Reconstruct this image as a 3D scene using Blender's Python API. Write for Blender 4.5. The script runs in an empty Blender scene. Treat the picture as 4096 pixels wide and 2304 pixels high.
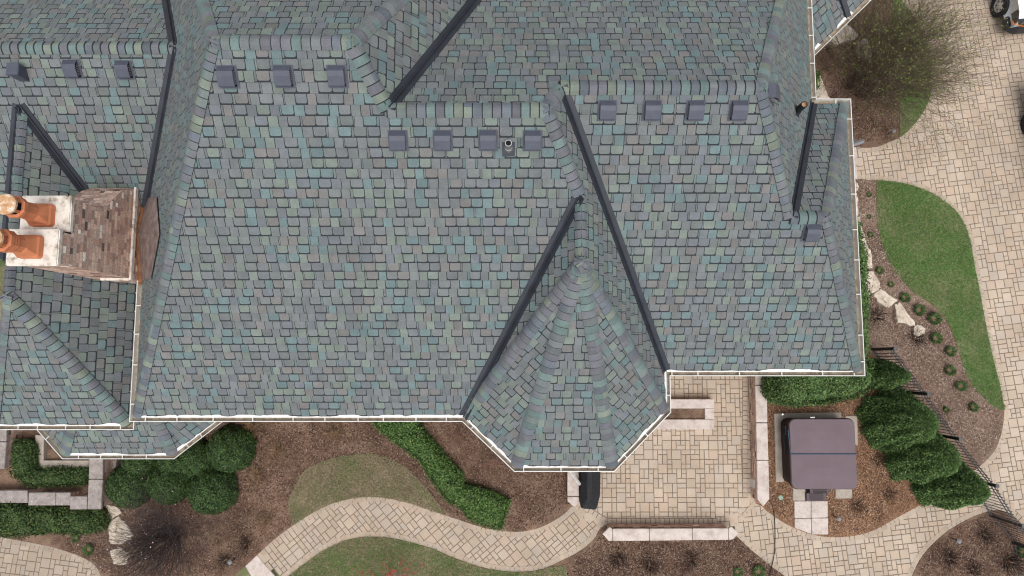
import bpy, math, random
import numpy as np
from mathutils import Vector as V
from mathutils.geometry import tessellate_polygon
R = random.Random(7); NR = np.random.RandomState(7)
SC = bpy.context.scene; COL = SC.collection
H = 22.0; TAU = math.atan(.1014); F = 2729.0; CT, ST = math.cos(TAU), math.sin(TAU)

def at(x, y, z=0.0):
    """ground point seen at photo pixel (4096 x 2304) on the level plane of height z"""
    u, v = (x-2048)/F, (1152-y)/F
    d = V((u, v*CT+ST, v*ST-CT)); k = (z-H)/d.z
    return V((d.x*k, d.y*k, z))
def s2l(c):
    return tuple(((a/255)/12.92 if a/255 <= .04045 else ((a/255+.055)/1.055)**2.4) for a in c)
def mul(c, k): return tuple(a*k for a in c)

# ------------------------------------------------------------------ materials
def mat(name, base=None, rough=.9, attr=False, n1=None, n2=None, bump=None, metal=0, ramp=None, spec=.3, coords='Object', patch=None):
    """base colour (or face colour attribute), modulated by up to two noises (scale, lo, hi); bump=(scale,strength,dist)"""
    m = bpy.data.materials.new(name); m.use_nodes = True; nt = m.node_tree; N = nt.nodes; Lk = nt.links
    b = N['Principled BSDF']; b.inputs['Roughness'].default_value = rough; b.inputs['Metallic'].default_value = metal
    b.inputs['Specular IOR Level'].default_value = spec
    tc = N.new('ShaderNodeTexCoord'); co = tc.outputs[coords]
    if attr:
        a = N.new('ShaderNodeAttribute'); a.attribute_name = 'col'; c = a.outputs['Color']
    elif ramp:
        sc, det, stops = ramp
        no = N.new('ShaderNodeTexNoise'); no.inputs['Scale'].default_value = sc; no.inputs['Detail'].default_value = det
        no.inputs['Roughness'].default_value = .65
        Lk.new(co, no.inputs['Vector']); rp = N.new('ShaderNodeValToRGB'); Lk.new(no.outputs['Fac'], rp.inputs['Fac'])
        el = rp.color_ramp.elements
        while len(el) < len(stops): el.new(.5)
        for e, (p, cc) in zip(el, stops): e.position = p; e.color = (*cc, 1)
        c = rp.outputs['Color']
    else:
        r_ = N.new('ShaderNodeRGB'); r_.outputs[0].default_value = (*base, 1); c = r_.outputs[0]
    if patch:      # second tone in broad soft patches: (scale, threshold, colour)
        no = N.new('ShaderNodeTexNoise'); no.inputs['Scale'].default_value = patch[0]; no.inputs['Detail'].default_value = 6; no.inputs['Roughness'].default_value = .7; Lk.new(co, no.inputs['Vector'])
        mr = N.new('ShaderNodeMapRange'); mr.inputs['From Min'].default_value = patch[1]-.07; mr.inputs['From Max'].default_value = patch[1]+.12; mr.inputs['To Max'].default_value = .8; Lk.new(no.outputs['Fac'], mr.inputs['Value'])
        mx = N.new('ShaderNodeMix'); mx.data_type = 'RGBA'; Lk.new(mr.outputs[0], mx.inputs['Factor']); Lk.new(c, mx.inputs['A']); mx.inputs['B'].default_value = (*patch[2], 1); c = mx.outputs['Result']
    for nn in (n1, n2):
        if not nn: continue
        sc, lo, hi = nn[:3]
        no = N.new('ShaderNodeTexNoise'); no.inputs['Scale'].default_value = sc; no.inputs['Detail'].default_value = 3
        Lk.new(co, no.inputs['Vector'])
        mr = N.new('ShaderNodeMapRange'); mr.inputs['From Min'].default_value = .3; mr.inputs['From Max'].default_value = .7
        mr.inputs['To Min'].default_value = lo; mr.inputs['To Max'].default_value = hi
        Lk.new(no.outputs['Fac'], mr.inputs['Value'])
        mx = N.new('ShaderNodeVectorMath'); mx.operation = 'SCALE'; Lk.new(c, mx.inputs[0]); Lk.new(mr.outputs[0], mx.inputs['Scale'])
        c = mx.outputs[0]
    Lk.new(c, b.inputs['Base Color'])
    if bump:
        no = N.new('ShaderNodeTexNoise'); no.inputs['Scale'].default_value = bump[0]; no.inputs['Detail'].default_value = 4
        Lk.new(co, no.inputs['Vector']); bp = N.new('ShaderNodeBump'); bp.inputs['Strength'].default_value = bump[1]
        bp.inputs['Distance'].default_value = bump[2]; Lk.new(no.outputs['Fac'], bp.inputs['Height']); Lk.new(bp.outputs[0], b.inputs['Normal'])
    return m
S = s2l
M = {}
M['shingle'] = mat('shingle_granules', attr=True, n1=(90, .80, 1.20), n2=(5, .90, 1.10), rough=.95, bump=(120, .4, .01), spec=.2)
M['under'] = mat('shingle_shadow_band', (.032, .036, .042), rough=.95)
M['valley'] = mat('slate_grey_metal', (.034, .038, .050), rough=.5, metal=.2, n1=(3, .8, 1.2), spec=.5)
M['vent'] = mat('grey_plastic_vent', (.072, .079, .106), rough=.55, n1=(8, .92, 1.08), spec=.4)
M['black'] = mat('black_gap', (.01, .01, .012), rough=.8)
M['white'] = mat('white_painted_metal', (.66, .645, .61), rough=.45, n1=(4, .9, 1.05), spec=.4)
M['flash'] = mat('white_edge_flashing', (.74, .74, .73), rough=.6, n1=(14, .82, 1.05))
M['trough'] = mat('stained_gutter_floor', attr=False, ramp=(7, 5, [(.3, (.15, .115, .08)), (.5, (.30, .245, .18)), (.7, (.42, .36, .28))]), rough=.8)
M['brick'] = mat('old_brick', attr=True, n1=(25, .75, 1.25), rough=.92, bump=(40, .5, .02))
M['mortar'] = mat('lime_mortar', (.62, .55, .49), n1=(20, .8, 1.15), rough=.95)
M['terra'] = mat('terracotta', (.56, .20, .095), n1=(7, .85, 1.15), rough=.75, bump=(60, .2, .01))
M['potcap'] = mat('weathered_clay_disc', ramp=(9, 5, [(.35, (.42, .22, .10)), (.52, (.56, .34, .19)), (.62, (.66, .6, .52))]), rough=.85)
M['capstone'] = mat('weathered_white_stone', ramp=(5, 8, [(.32, (.22, .18, .14)), (.41, (.50, .44, .37)), (.5, (.68, .63, .56)), (.65, (.74, .69, .63))]), rough=.9, bump=(12, .5, .03))
M['coping'] = mat('pale_coping_stone', ramp=(4, 7, [(.3, (.40, .33, .29)), (.5, (.55, .475, .43)), (.7, (.64, .57, .52))]), n1=(45, .88, 1.1), rough=.9, bump=(30, .4, .02))
M['coping_dark'] = mat('grey_pink_coping_stone', ramp=(6, 7, [(.3, (.21, .18, .165)), (.5, (.31, .27, .25)), (.7, (.40, .355, .33))]), n1=(30, .82, 1.15), rough=.9, bump=(20, .7, .03))
M['concrete'] = mat('concrete', ramp=(5, 6, [(.3, (.33, .285, .24)), (.7, (.45, .395, .335))]), n1=(40, .9, 1.1), rough=.95)
M['flagstone'] = mat('cream_flagstone', ramp=(3.2, 9, [(.28, (.28, .22, .16)), (.45, (.54, .46, .37)), (.62, (.66, .58, .49))]), rough=.92, bump=(7, .9, .06))
M['paver'] = mat('concrete_paver', attr=True, n1=(70, .86, 1.1), n2=(.8, .86, 1.06), rough=.93, bump=(60, .4, .01))
M['sand'] = mat('joint_sand', (.21, .17, .13), n1=(20, .7, 1.2), rough=.98)
M['soil'] = mat('dark_soil', ramp=(14, 8, [(.3, (.03, .02, .014)), (.5, (.085, .055, .04)), (.7, (.17, .115, .085))]), rough=.98)
M['mulch'] = mat('shredded_bark_mulch', patch=(1.1, .49, (.27, .18, .125)), ramp=(22, 9, [(.30, (.036, .020, .013)), (.45, (.105, .060, .042)), (.58, (.17, .105, .074)), (.72, (.27, .185, .135))]), n2=(.7, .70, 1.30), rough=.98, bump=(30, 1, .05))
M['mulch_pale'] = mat('weathered_bark_mulch', patch=(.7, .52, (.31, .225, .17)), ramp=(22, 9, [(.28, (.06, .035, .024)), (.45, (.16, .10, .072)), (.58, (.235, .16, .12)), (.72, (.36, .28, .22))]), n2=(.8, .78, 1.22), rough=.98, bump=(30, 1, .05))
M['chips'] = mat('orange_wood_chips', ramp=(26, 9, [(.28, (.06, .034, .02)), (.44, (.20, .105, .06)), (.58, (.30, .17, .10)), (.72, (.46, .33, .24))]), n2=(.9, .8, 1.2), rough=.98, bump=(34, 1, .05))
M['chip'] = mat('bark_chip', attr=True, rough=.95)
M['lawn'] = mat('lawn_green', patch=(.8, .51, (.24, .215, .125)), ramp=(17, 9, [(.28, (.034, .075, .018)), (.45, (.075, .15, .035)), (.58, (.12, .19, .06)), (.72, (.25, .24, .13))]), n2=(.6, .8, 1.22), rough=.95, bump=(30, 1, .03))
M['lawn_dry'] = mat('lawn_dormant', patch=(1.0, .52, (.085, .15, .04)), ramp=(15, 9, [(.28, (.10, .09, .045)), (.45, (.20, .165, .10)), (.58, (.27, .215, .14)), (.72, (.36, .29, .21))]), n2=(1.3, .75, 1.25), rough=.95, bump=(30, 1, .03))
M['leaf'] = mat('foliage', attr=True, rough=.65, spec=.3)
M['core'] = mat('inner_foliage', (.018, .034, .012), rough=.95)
M['bark'] = mat('twig_bark', attr=True, rough=.9)
M['copper'] = mat('tarnished_copper', ramp=(5, 6, [(.3, (.15, .10, .095)), (.5, (.26, .20, .185)), (.68, (.40, .33, .31))]), rough=.5, metal=.35)
M['copper_edge'] = mat('orange_copper_edge', (.40, .17, .07), n1=(9, .6, 1.25), rough=.55, metal=.3)
M['vinyl'] = mat('plum_vinyl_cover', (.148, .110, .125), n1=(2, .94, 1.06), n2=(130, .85, 1.15), rough=.7, spec=.3)
M['cabinet'] = mat('dark_cabinet', (.035, .022, .02), n1=(20, .7, 1.3), rough=.6)
M['step'] = mat('plum_plastic_step', (.10, .075, .085), rough=.6)
M['blue'] = mat('blue_piping', (.035, .085, .14), rough=.5)
M['canvas'] = mat('black_canvas', (.018, .019, .022), n1=(12, .75, 1.3), rough=.7, bump=(14, .3, .03))
M['iron'] = mat('black_iron', (.028, .028, .030), rough=.5, metal=.2, n1=(20, .8, 1.4), spec=.5)
M['ironrail'] = mat('weathered_iron_rail', (.10, .10, .105), rough=.5, metal=.2, n1=(15, .8, 1.2))
M['paint'] = mat('white_car_paint', (.82, .83, .84), rough=.18, spec=.6)
M['paint2'] = mat('dark_car_paint', (.05, .055, .06), rough=.2, spec=.6)
M['rubber'] = mat('tyre_rubber', (.018, .018, .02), rough=.85, bump=(60, .4, .01))
M['rim'] = mat('steel_rim', (.50, .50, .49), rough=.35, metal=.6, n1=(8, .8, 1.1))
M['plastic'] = mat('dark_grey_plastic', (.035, .036, .04), rough=.55)
M['amber'] = mat('amber_lens', (.75, .22, .02), rough=.2, spec=.6)
M['glass'] = mat('dark_glass', (.02, .024, .03), rough=.08, spec=.8)
M['lens'] = mat('headlight_lens', (.45, .47, .5), rough=.1, spec=.8)
M['chrome'] = mat('galvanised_metal', (.55, .55, .56), rough=.3, metal=.8)
M['rust'] = mat('rusty_pipe_inside', (.40, .25, .14), rough=.8)
M['green'] = mat('green_valve_lid', (.25, .36, .27), rough=.6)
M['lamp'] = mat('frosted_lamp_top', (.22, .22, .235), rough=.5)
M['wall'] = mat('house_brick', ramp=(9, 6, [(.3, (.10, .055, .04)), (.5, (.19, .12, .09)), (.7, (.30, .22, .18))]), rough=.95)
M['soffit'] = mat('white_soffit', (.6, .58, .54), rough=.8)

# ------------------------------------------------------------------ mesh builder
class MB:
    def __init__(s): s.v = []; s.f = []; s.m = []; s.c = []
    def face(s, pts, m=0, c=(1, 1, 1)):
        i = len(s.v); s.v += [tuple(p) for p in pts]; s.f.append(tuple(range(i, i+len(pts)))); s.m.append(m); s.c.append(c)
    def box(s, a, b, m=0, c=(1, 1, 1)):
        (x0, y0, z0), (x1, y1, z1) = a, b
        p = [(x0, y0, z0), (x1, y0, z0), (x1, y1, z0), (x0, y1, z0), (x0, y0, z1), (x1, y0, z1), (x1, y1, z1), (x0, y1, z1)]
        for q in ((3, 2, 1, 0), (4, 5, 6, 7), (0, 1, 5, 4), (1, 2, 6, 5), (2, 3, 7, 6), (3, 0, 4, 7)): s.face([p[k] for k in q], m, c)
    def loft(s, rings, m=0, c=(1, 1, 1), closed=True, cap=True):
        """skin successive rings of equal point count"""
        for r0, r1 in zip(rings, rings[1:]):
            n = len(r0)
            for k in range(n if closed else n-1):
                j = (k+1) % n; s.face([r0[k], r0[j], r1[j], r1[k]], m, c)
        if cap and closed:
            s.face(list(reversed(rings[0])), m, c); s.face(list(rings[-1]), m, c)
    def tube(s, p, q, r0, r1=None, n=4, m=0, c=(1, 1, 1), cap=True):
        p, q = V(p), V(q); r1 = r0 if r1 is None else r1; e = (q-p)
        if e.length < 1e-6: return
        e.normalize(); a = e.cross(V((0, 0, 1)) if abs(e.z) < .9 else V((1, 0, 0))).normalized(); b = e.cross(a)
        ring = lambda o, r: [o+(a*math.cos(t)+b*math.sin(t))*r for t in [2*math.pi*k/n for k in range(n)]]
        s.loft([ring(p, r0), ring(q, r1)], m, c, cap=cap)
    def prism(s, pts, z0, z1, m=0, c=(1, 1, 1), ms=None):
        """vertical prism over a ground outline (pts counter-clockwise or not)"""
        pts = [V((p[0], p[1], 0)) for p in pts]
        if sum(a.x*b.y-b.x*a.y for a, b in zip(pts, pts[1:]+pts[:1])) < 0: pts.reverse()
        lo = [V((p.x, p.y, z0)) for p in pts]; hi = [V((p.x, p.y, z1)) for p in pts]
        for k in range(len(pts)):
            j = (k+1) % len(pts); s.face([lo[k], lo[j], hi[j], hi[k]], m if ms is None else ms, c)
        for t in tessellate_polygon([hi]): 
            q = [hi[i] for i in t]
            if (q[1]-q[0]).cross(q[2]-q[0]).z < 0: q.reverse()
            s.face(q, m, c)
    def build(s, name, mats, parent=None, world=True, smooth=False, bevel=0):
        me = bpy.data.meshes.new(name); me.from_pydata(s.v, [], s.f)
        for m in (mats if isinstance(mats, (list, tuple)) else [mats]): me.materials.append(M[m])
        me.polygons.foreach_set('material_index', s.m)
        a = me.attributes.new('col', 'FLOAT_COLOR', 'FACE')
        a.data.foreach_set('color', np.array([(*c, 1) for c in s.c], dtype=np.float32).ravel())
        if smooth: me.polygons.foreach_set('use_smooth', [True]*len(s.f))
        return link(name, me, parent, world, bevel)
def link(name, me, parent=None, world=True, bevel=0):
    me.validate(); me.update()
    o = bpy.data.objects.new(name, me); COL.objects.link(o)
    if bevel:
        import bmesh
        bm = bmesh.new(); bm.from_mesh(me); bmesh.ops.remove_doubles(bm, verts=bm.verts, dist=1e-5)
        bmesh.ops.bevel(bm, geom=[e for e in bm.edges if len(e.link_faces) == 2 and e.calc_face_angle(0) > .5], offset=bevel, segments=2, affect='EDGES', clamp_overlap=True)
        bm.to_mesh(me); bm.free()
    if parent:
        o.parent = parent
        if parent.type == 'EMPTY' and world: o.location = -parent.location
    return o
def tag(o, label=None, cat=None, group=None, kind=None):
    if label: o['label'] = label
    if cat: o['category'] = cat
    if group: o['group'] = group
    if kind: o['kind'] = kind
    return o
def thing(name, label, cat, loc=(0, 0, 0), group=None):
    o = bpy.data.objects.new(name, None); COL.objects.link(o); o.location = loc; o.empty_display_size = .3
    return tag(o, label, cat, group)
def copy_tree(o, parent=None):
    c = o.copy(); COL.objects.link(c); c.parent = parent
    for ch in [x for x in bpy.data.objects if x.parent == o]: copy_tree(ch, c)
    return c

# ------------------------------------------------------------------ roof geometry
ZE = 5.7
def pl(k, s, o): return {'S': (0, s, ZE-s*o), 'N': (0, -s, ZE+s*o), 'W': (s, 0, ZE-s*o), 'E': (-s, 0, ZE+s*o)}[k]
PL = dict(S1=pl('S', .709, -1.38), N1=pl('N', .695, 12.511), W1=pl('W', 1.343, -8.883), E1=pl('E', 1.327, .873), N2=pl('N', .62, 11.273),
          E2=pl('E', 1.417, 3.62), S2=pl('S', .707, -.313), E3=pl('E', 1.449, 7.394), N3=pl('N', .687, 6.225), E4=pl('E', 1.381, 8.246),
          TW=pl('W', 1.303, -1.119), SL=pl('S', .694, 3.383), NL=pl('N', .64, 10.149), EL=pl('E', 1.38, -9.886), WL=pl('W', 1.3, -12.191))
def I(*ps):
    A = []; b = []
    for q in ps:
        if isinstance(q, str): q = PL[q]; A.append([-q[0], -q[1], 1]); b.append(q[2])
        else: A.append([0, 0, 1]); b.append(q)
    return V(np.linalg.solve(np.array(A, float), np.array(b, float)))
def nrm(p): return V((-PL[p][0], -PL[p][1], 1)).normalized()
A_ = I('S1', 'N1', 'W1'); B_ = I('S1', 'N1', 'E1'); C_ = I('S1', 'N2', 'E1'); D_ = I('S1', 'N2', 'E2'); E_ = I('N2', 'S2', 'E2')
F_ = I('N2', 'S2', 'E3'); G_ = I('S2', 'N3', 'E3'); H_ = I('S2', 'N3', 'E4'); T0 = I('S1', 'E2', 'TW')
T_ = V((T0.x, at(2320, 1045, T0.z).y, T0.z))
cSW = I('S1', 'W1', ZE); v3 = I('S2', 'E2', ZE); v4 = I('S1', 'TW', ZE); cSE = I('S2', 'E4', ZE); cNE = I('N3', 'E4', ZE); cin = I('N3', 'E3', ZE)
VL = I('SL', 'NL', 'W1'); RW = I('SL', 'EL', 'WL'); nwW = I('N1', 'W1', ZE); nlW = I('NL', 'W1', ZE); slW = I('SL', 'W1', ZE)
n1E = I('N1', 'E1', ZE); n2E1 = I('N2', 'E1', ZE); n2E3 = I('N2', 'E3', ZE)
ZW = 5.03; wE, wW, wS = -9.40, -12.706, -1.64
K_ = V((RW.x, 1.345, RW.z)); wSE = V((wE, wS, ZW)); wSW = V((wW, wS, ZW)); wNE = V((wE, 2.42, ZW)); wNW = V((wW, 2.42, ZW))
t1 = v4.copy(); t4 = V((3.62, at(2668, 1640, ZE).y, ZE)); t2 = at(2066, 1864, ZE); t3 = at(2448, 1864, ZE)
wr = V((-17, VL.y, VL.z)); wrs = V((-17, 3.383, ZE)); wrn = V((-17, 10.149, ZE))

house = thing('house', 'large brick house with steep hipped roofs of mixed grey, teal and mauve shingles', 'house', (0, 4, 0))
PAL = [((130, 126, 132), 5), ((131, 131, 131), 4), ((143, 127, 126), 2.2), ((115, 142, 147), 3.3), ((141, 150, 137), 3.3), ((122, 120, 134), 2)]
PALC = [tuple(.45*v+.55*g for v, g in zip(S(c), S((123, 135, 133)))) for c, _ in PAL]; PALW = [w for _, w in PAL]
CAPP = [tuple(.7*v+.3*g for v, g in zip(S(c), S((121, 133, 132)))) for c in ((122, 118, 128), (118, 140, 136), (140, 148, 132), (125, 128, 130), (112, 116, 128), (128, 138, 136))]; CAPW = [5, 3, 2.5, 3, 3, 2]
KA = .74
def tabcol(): return mul(R.choices(PALC, PALW)[0], KA*R.uniform(.88, 1.10))
def clip(poly, tri):
    for i in range(3):
        a, b = tri[i], tri[(i+1) % 3]; out = []
        ex, ey = b[0]-a[0], b[1]-a[1]
        d = [ex*(p[1]-a[1])-ey*(p[0]-a[0]) for p in poly]
        for k in range(len(poly)):
            j = (k+1) % len(poly)
            if d[k] >= 0: out.append(poly[k])
            if (d[k] >= 0) != (d[j] >= 0):
                t = d[k]/(d[k]-d[j]); out.append((poly[k][0]+t*(poly[j][0]-poly[k][0]), poly[k][1]+t*(poly[j][1]-poly[k][1])))
        poly = out
        if len(poly) < 3: return None
    return poly
def area2(p): return abs(sum(a[0]*b[1]-b[0]*a[1] for a, b in zip(p, p[1:]+p[:1])))/2
def frame(pts):
    n = V((0, 0, 0))
    for a, b in zip(pts, pts[1:]+pts[:1]): n += a.cross(b)
    n.normalize()
    if n.z < 0: n = -n
    u = V((0, 0, 1)).cross(n).normalized(); w = n.cross(u)
    return n, u, w
def laid(mb, pts, rows, off_top=.005, off_bot=.012, base_m=1, n=None, u=None, w=None):
    """lay raised tabs (generator rows(umin,umax,wmin,wmax) -> (outline, w0, L, colour)) on the polygon pts, trimmed to it"""
    if n is None: n, u, w = frame(pts)
    o = pts[0]; q = [((p-o).dot(u), (p-o).dot(w)) for p in pts]
    tris = []
    for t in tessellate_polygon([[V((a, b, 0)) for a, b in q]]):
        t = [q[i] for i in t]
        if (t[1][0]-t[0][0])*(t[2][1]-t[0][1])-(t[1][1]-t[0][1])*(t[2][0]-t[0][0]) < 0: t.reverse()
        tris.append((t, min(a for a, _ in t), max(a for a, _ in t), min(b for _, b in t), max(b for _, b in t)))
        mb.face([o+u*a+w*b for a, b in t], base_m, (.05, .05, .05))
    us = [a for a, _ in q]; ws = [b for _, b in q]
    for poly, w0, L, c in rows(min(us), max(us), min(ws), max(ws)):
        x0 = min(a for a, _ in poly); x1 = max(a for a, _ in poly); y0 = min(b for _, b in poly); y1 = max(b for _, b in poly)
        for t, a0, a1, b0, b1 in tris:
            if x1 < a0 or x0 > a1 or y1 < b0 or y0 > b1: continue
            p = clip(poly, t)
            if not p or area2(p) < 2e-4: continue
            top = [o+u*a+w*b+n*(off_bot+(off_top-off_bot)*(b-w0)/L) for a, b in p]; bot = [o+u*a+w*b for a, b in p]
            mb.face(top, 0, c)
            for k in range(len(p)):
                j = (k+1) % len(p)
                if (p[k][1]+p[j][1])/2 < w0+L*.8: mb.face([bot[k], bot[j], top[j], top[k]], 0, mul(c, .75))
EXP = .2032
def shingle_rows(ua, ub, wa, wb):
    k = 0; w0 = wa
    while w0 < wb:
        x = ua-R.uniform(0, .3); lng = R.random() < .4
        while x < ub:
            if R.random() < .66: lng = not lng if not lng else False
            wd = R.uniform(.165, .20) if lng else R.uniform(.215, .25)
            b = w0+(.004 if lng else .031); t = w0+EXP-.002; ch = 0 if lng else .026
            c = tabcol(); g = R.uniform(.006, .009)
            poly = [(x+g, b+ch), (x+g+ch, b), (x+wd-g-ch, b), (x+wd-g, b+ch), (x+wd-g, t), (x+g, t)] if ch else [(x+g, b), (x+wd-g, b), (x+wd-g, t), (x+g, t)]
            yield poly, w0, EXP, c
            x += wd
            if R.random() < .26:      # narrow backing strip showing beside a raised tab
                s_ = R.uniform(.02, .05); yield [(x+.004, w0+.02), (x+s_, w0+.02), (x+s_, t), (x+.004, t)], w0, EXP, mul(tabcol(), .9); x += s_
        w0 += EXP
def slope(pts):
    mb = MB(); laid(mb, pts, shingle_rows); return mb.build('roof_slope', ['shingle', 'under'], house)
slopes = [[cSW, v4, T0, D_, C_, B_, A_], [A_, nwW, nlW, VL, slW, cSW], [A_, B_, n1E, nwW], [B_, n1E, n2E1, C_], [C_, D_, E_, F_, n2E3, n2E1],
          [D_, E_, v3, t4, T_, T0], [E_, v3, cSE, H_, G_, F_], [F_, G_, cin, n2E3], [G_, H_, cNE, cin], [H_, cSE, cNE], [T0, v4, T_],
          [T_, t1, t2], [T_, t2, t3], [T_, t3, t4], [VL, wr, wrs, V((wW, 3.383-.963, ZW)), RW, wNE, slW], [VL, nlW, wrn, wr],
          [RW, K_, wSE, wNE], [RW, wNW, wSW, K_], [K_, wSW, wSE]]
for s_ in slopes: slope(s_)
# bay roof and porch roof, both lower
ZB = 3.6
b2, b3 = at(258, 1816, ZB), at(690, 1816, ZB); b1 = at(60, 1590, ZB); b4 = at(955, 1612, ZB)
b3.y = b2.y; bt = b2.y+1.57; tl = V((at(305, 1640, 4.72).x, bt, 4.72)); tr = V((at(575, 1640, 4.72).x, bt, 4.72))
ul = V((b1.x+.15, bt+.4, 4.3)); ur = V((b4.x-.15, bt+.4, 4.3))
for s_ in ([b2, b3, tr, tl], [b1, b2, tl], [b3, b4, tr]): slope(s_)
ZP = 3.4
p1, p2 = at(3250, 205, ZP), at(3468, -8, ZP); pd = (p2-p1).normalized(); pn = V((-pd.y, pd.x, 0)); p0 = p1-pd*1.2; p3 = p1+pd*2.75
pv = at(3372, 62, ZP)
slope([p0, p1+pd*(pv-p1).length, p1+pd*(pv-p1).length+pn*2.4+V((0, 0, 1.5)), p0+pn*2.4+V((0, 0, 1.5))])
pq = p1+pd*(pv-p1).length
slope([pq, p3, p3+pn*.5+V((0, 0, .3)), pq+pn*2.4+V((.35, .35, 1.5))])

def caps(p, q, n1, n2, wd=.15, exp=.172):
    p, q = V(p), V(q)
    if p.z > q.z: p, q = q, p
    e = (q-p); Ln = e.length; e.normalize()
    d1 = e.cross(n1).normalized(); d1 = d1 if d1.dot(n2) < 0 else -d1      # down slope 1, away from slope 2
    d2 = e.cross(n2).normalized(); d2 = d2 if d2.dot(n1) < 0 else -d2
    up = (n1+n2).normalized(); mb = MB(); x = -.02
    def prof(o, h):
        a, c, b = o+d1*wd+n1*(.016+h), o+up*(.085+h), o+d2*wd+n2*(.016+h)
        return [a*(1-t)**2+c*(2*t*(1-t))+b*t*t for t in (0, .2, .4, .6, .8, 1)]
    while x < Ln:
        l = min(exp*R.uniform(.95, 1.1), Ln-x+.03); j = R.uniform(-.006, .006)
        lo, hi = prof(p+e*(x+.024)+d1*j, .026), prof(p+e*(x+l+.003)+d1*j, .010)
        c = mul(R.choices(CAPP, CAPW)[0], KA*R.uniform(.82, 1.12))
        c2 = c if R.random() < .72 else mul(R.choices(CAPP, CAPW)[0], KA)
        for k in range(5): mb.face([lo[k], lo[k+1], hi[k+1], hi[k]], 0, c if k < 3 else c2)
        base = prof(p+e*(x-.004)+d1*j, .0)
        for k in range(5): mb.face([base[k], base[k+1], lo[k+1], lo[k]], 1)  # dark strip coloured in as the shadow line at each cap's lower end
        for k, n_ in ((0, n1), (5, n2)): mb.face([lo[k], hi[k], hi[k]-n_*.03, lo[k]-n_*.03], 1)
        x += l
    return mb.build('ridge_cap', ['shingle', 'under'], house)
def fn(*pts): return frame([V(p) for p in pts])[0]
nSW, nS, nSE = fn(T_, t1, t2), fn(T_, t2, t3), fn(T_, t3, t4)
N = nrm
for p, q, a, b in [(A_, nwW, N('W1'), N('N1')), (A_, cSW, N('W1'), N('S1')), (B_, C_, N('S1'), N('E1')), (B_, n1E, N('N1'), N('E1')),
                   (D_, E_, N('N2'), N('E2')), (D_, T0, N('S1'), N('E2')), (T0, T_, N('TW'), N('E2')), (T_, t1, N('TW'), nSW), (T_, t2, nSW, nS), (T_, t3, nS, nSE),
                   (T_, t4, nSE, N('E2')), (F_, n2E3, N('N2'), N('E3')), (F_, G_, N('S2'), N('E3')),
                   (H_, cNE, N('N3'), N('E4')), (H_, cSE, N('S2'), N('E4')), (K_, wSE, N('EL'), fn(K_, wSW, wSE)), (K_, wSW, N('WL'), fn(K_, wSW, wSE)),
                   (b2, tl, fn(b1, b2, tl), fn(b2, b3, tr)), (b3, tr, fn(b3, b4, tr), fn(b2, b3, tr)),
                   (A_, B_, N('S1'), N('N1')), (C_, D_, N('S1'), N('N2')), (E_, F_, N('N2'), N('S2')), (G_, H_, N('S2'), N('N3')), (VL, wr, N('SL'), N('NL')), (RW, K_, N('EL'), N('WL'))]:
    caps(p, q, a, b)

def valley(p, q, n1, n2, wd=.14):
    p, q = V(p), V(q); e = (q-p).normalized(); up = (n1+n2).normalized()
    d1 = e.cross(n1).normalized(); d1 = d1 if d1.dot(n2) > 0 else -d1
    d2 = e.cross(n2).normalized(); d2 = d2 if d2.dot(n1) > 0 else -d2
    mb = MB(); cs = lambda o: [o+d1*wd+n1*.004, o+d1*wd+n1*.026, o+d1*.035+n1*.022, o+up*.075+d1*.006, o+up*.075+d2*.006, o+d2*.035+n2*.022, o+d2*wd+n2*.026, o+d2*wd+n2*.004]
    a, b = cs(p), cs(q)
    for k in range(7): mb.face([a[k], a[k+1], b[k+1], b[k]])
    return mb.build('valley_flashing', 'valley', house)
for p, q, a, b in [(C_, n2E1, N('N2'), N('E1')), (E_, v3, N('S2'), N('E2')), (T0, v4, N('S1'), N('TW')), (G_, cin, N('E3'), N('N3')), (VL, slW, N('SL'), N('W1')),
                   (VL, nlW, N('NL'), N('W1')), (RW, wNE, N('SL'), N('EL')), (RW, wNW, N('SL'), N('WL'))]: valley(p, q, a, b)
valley(pq, pq+pn*2.4+V((.18, .18, 1.5)), V((.1, -.4, .9)).normalized(), V((-.1, -.4, .9)).normalized())

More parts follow.
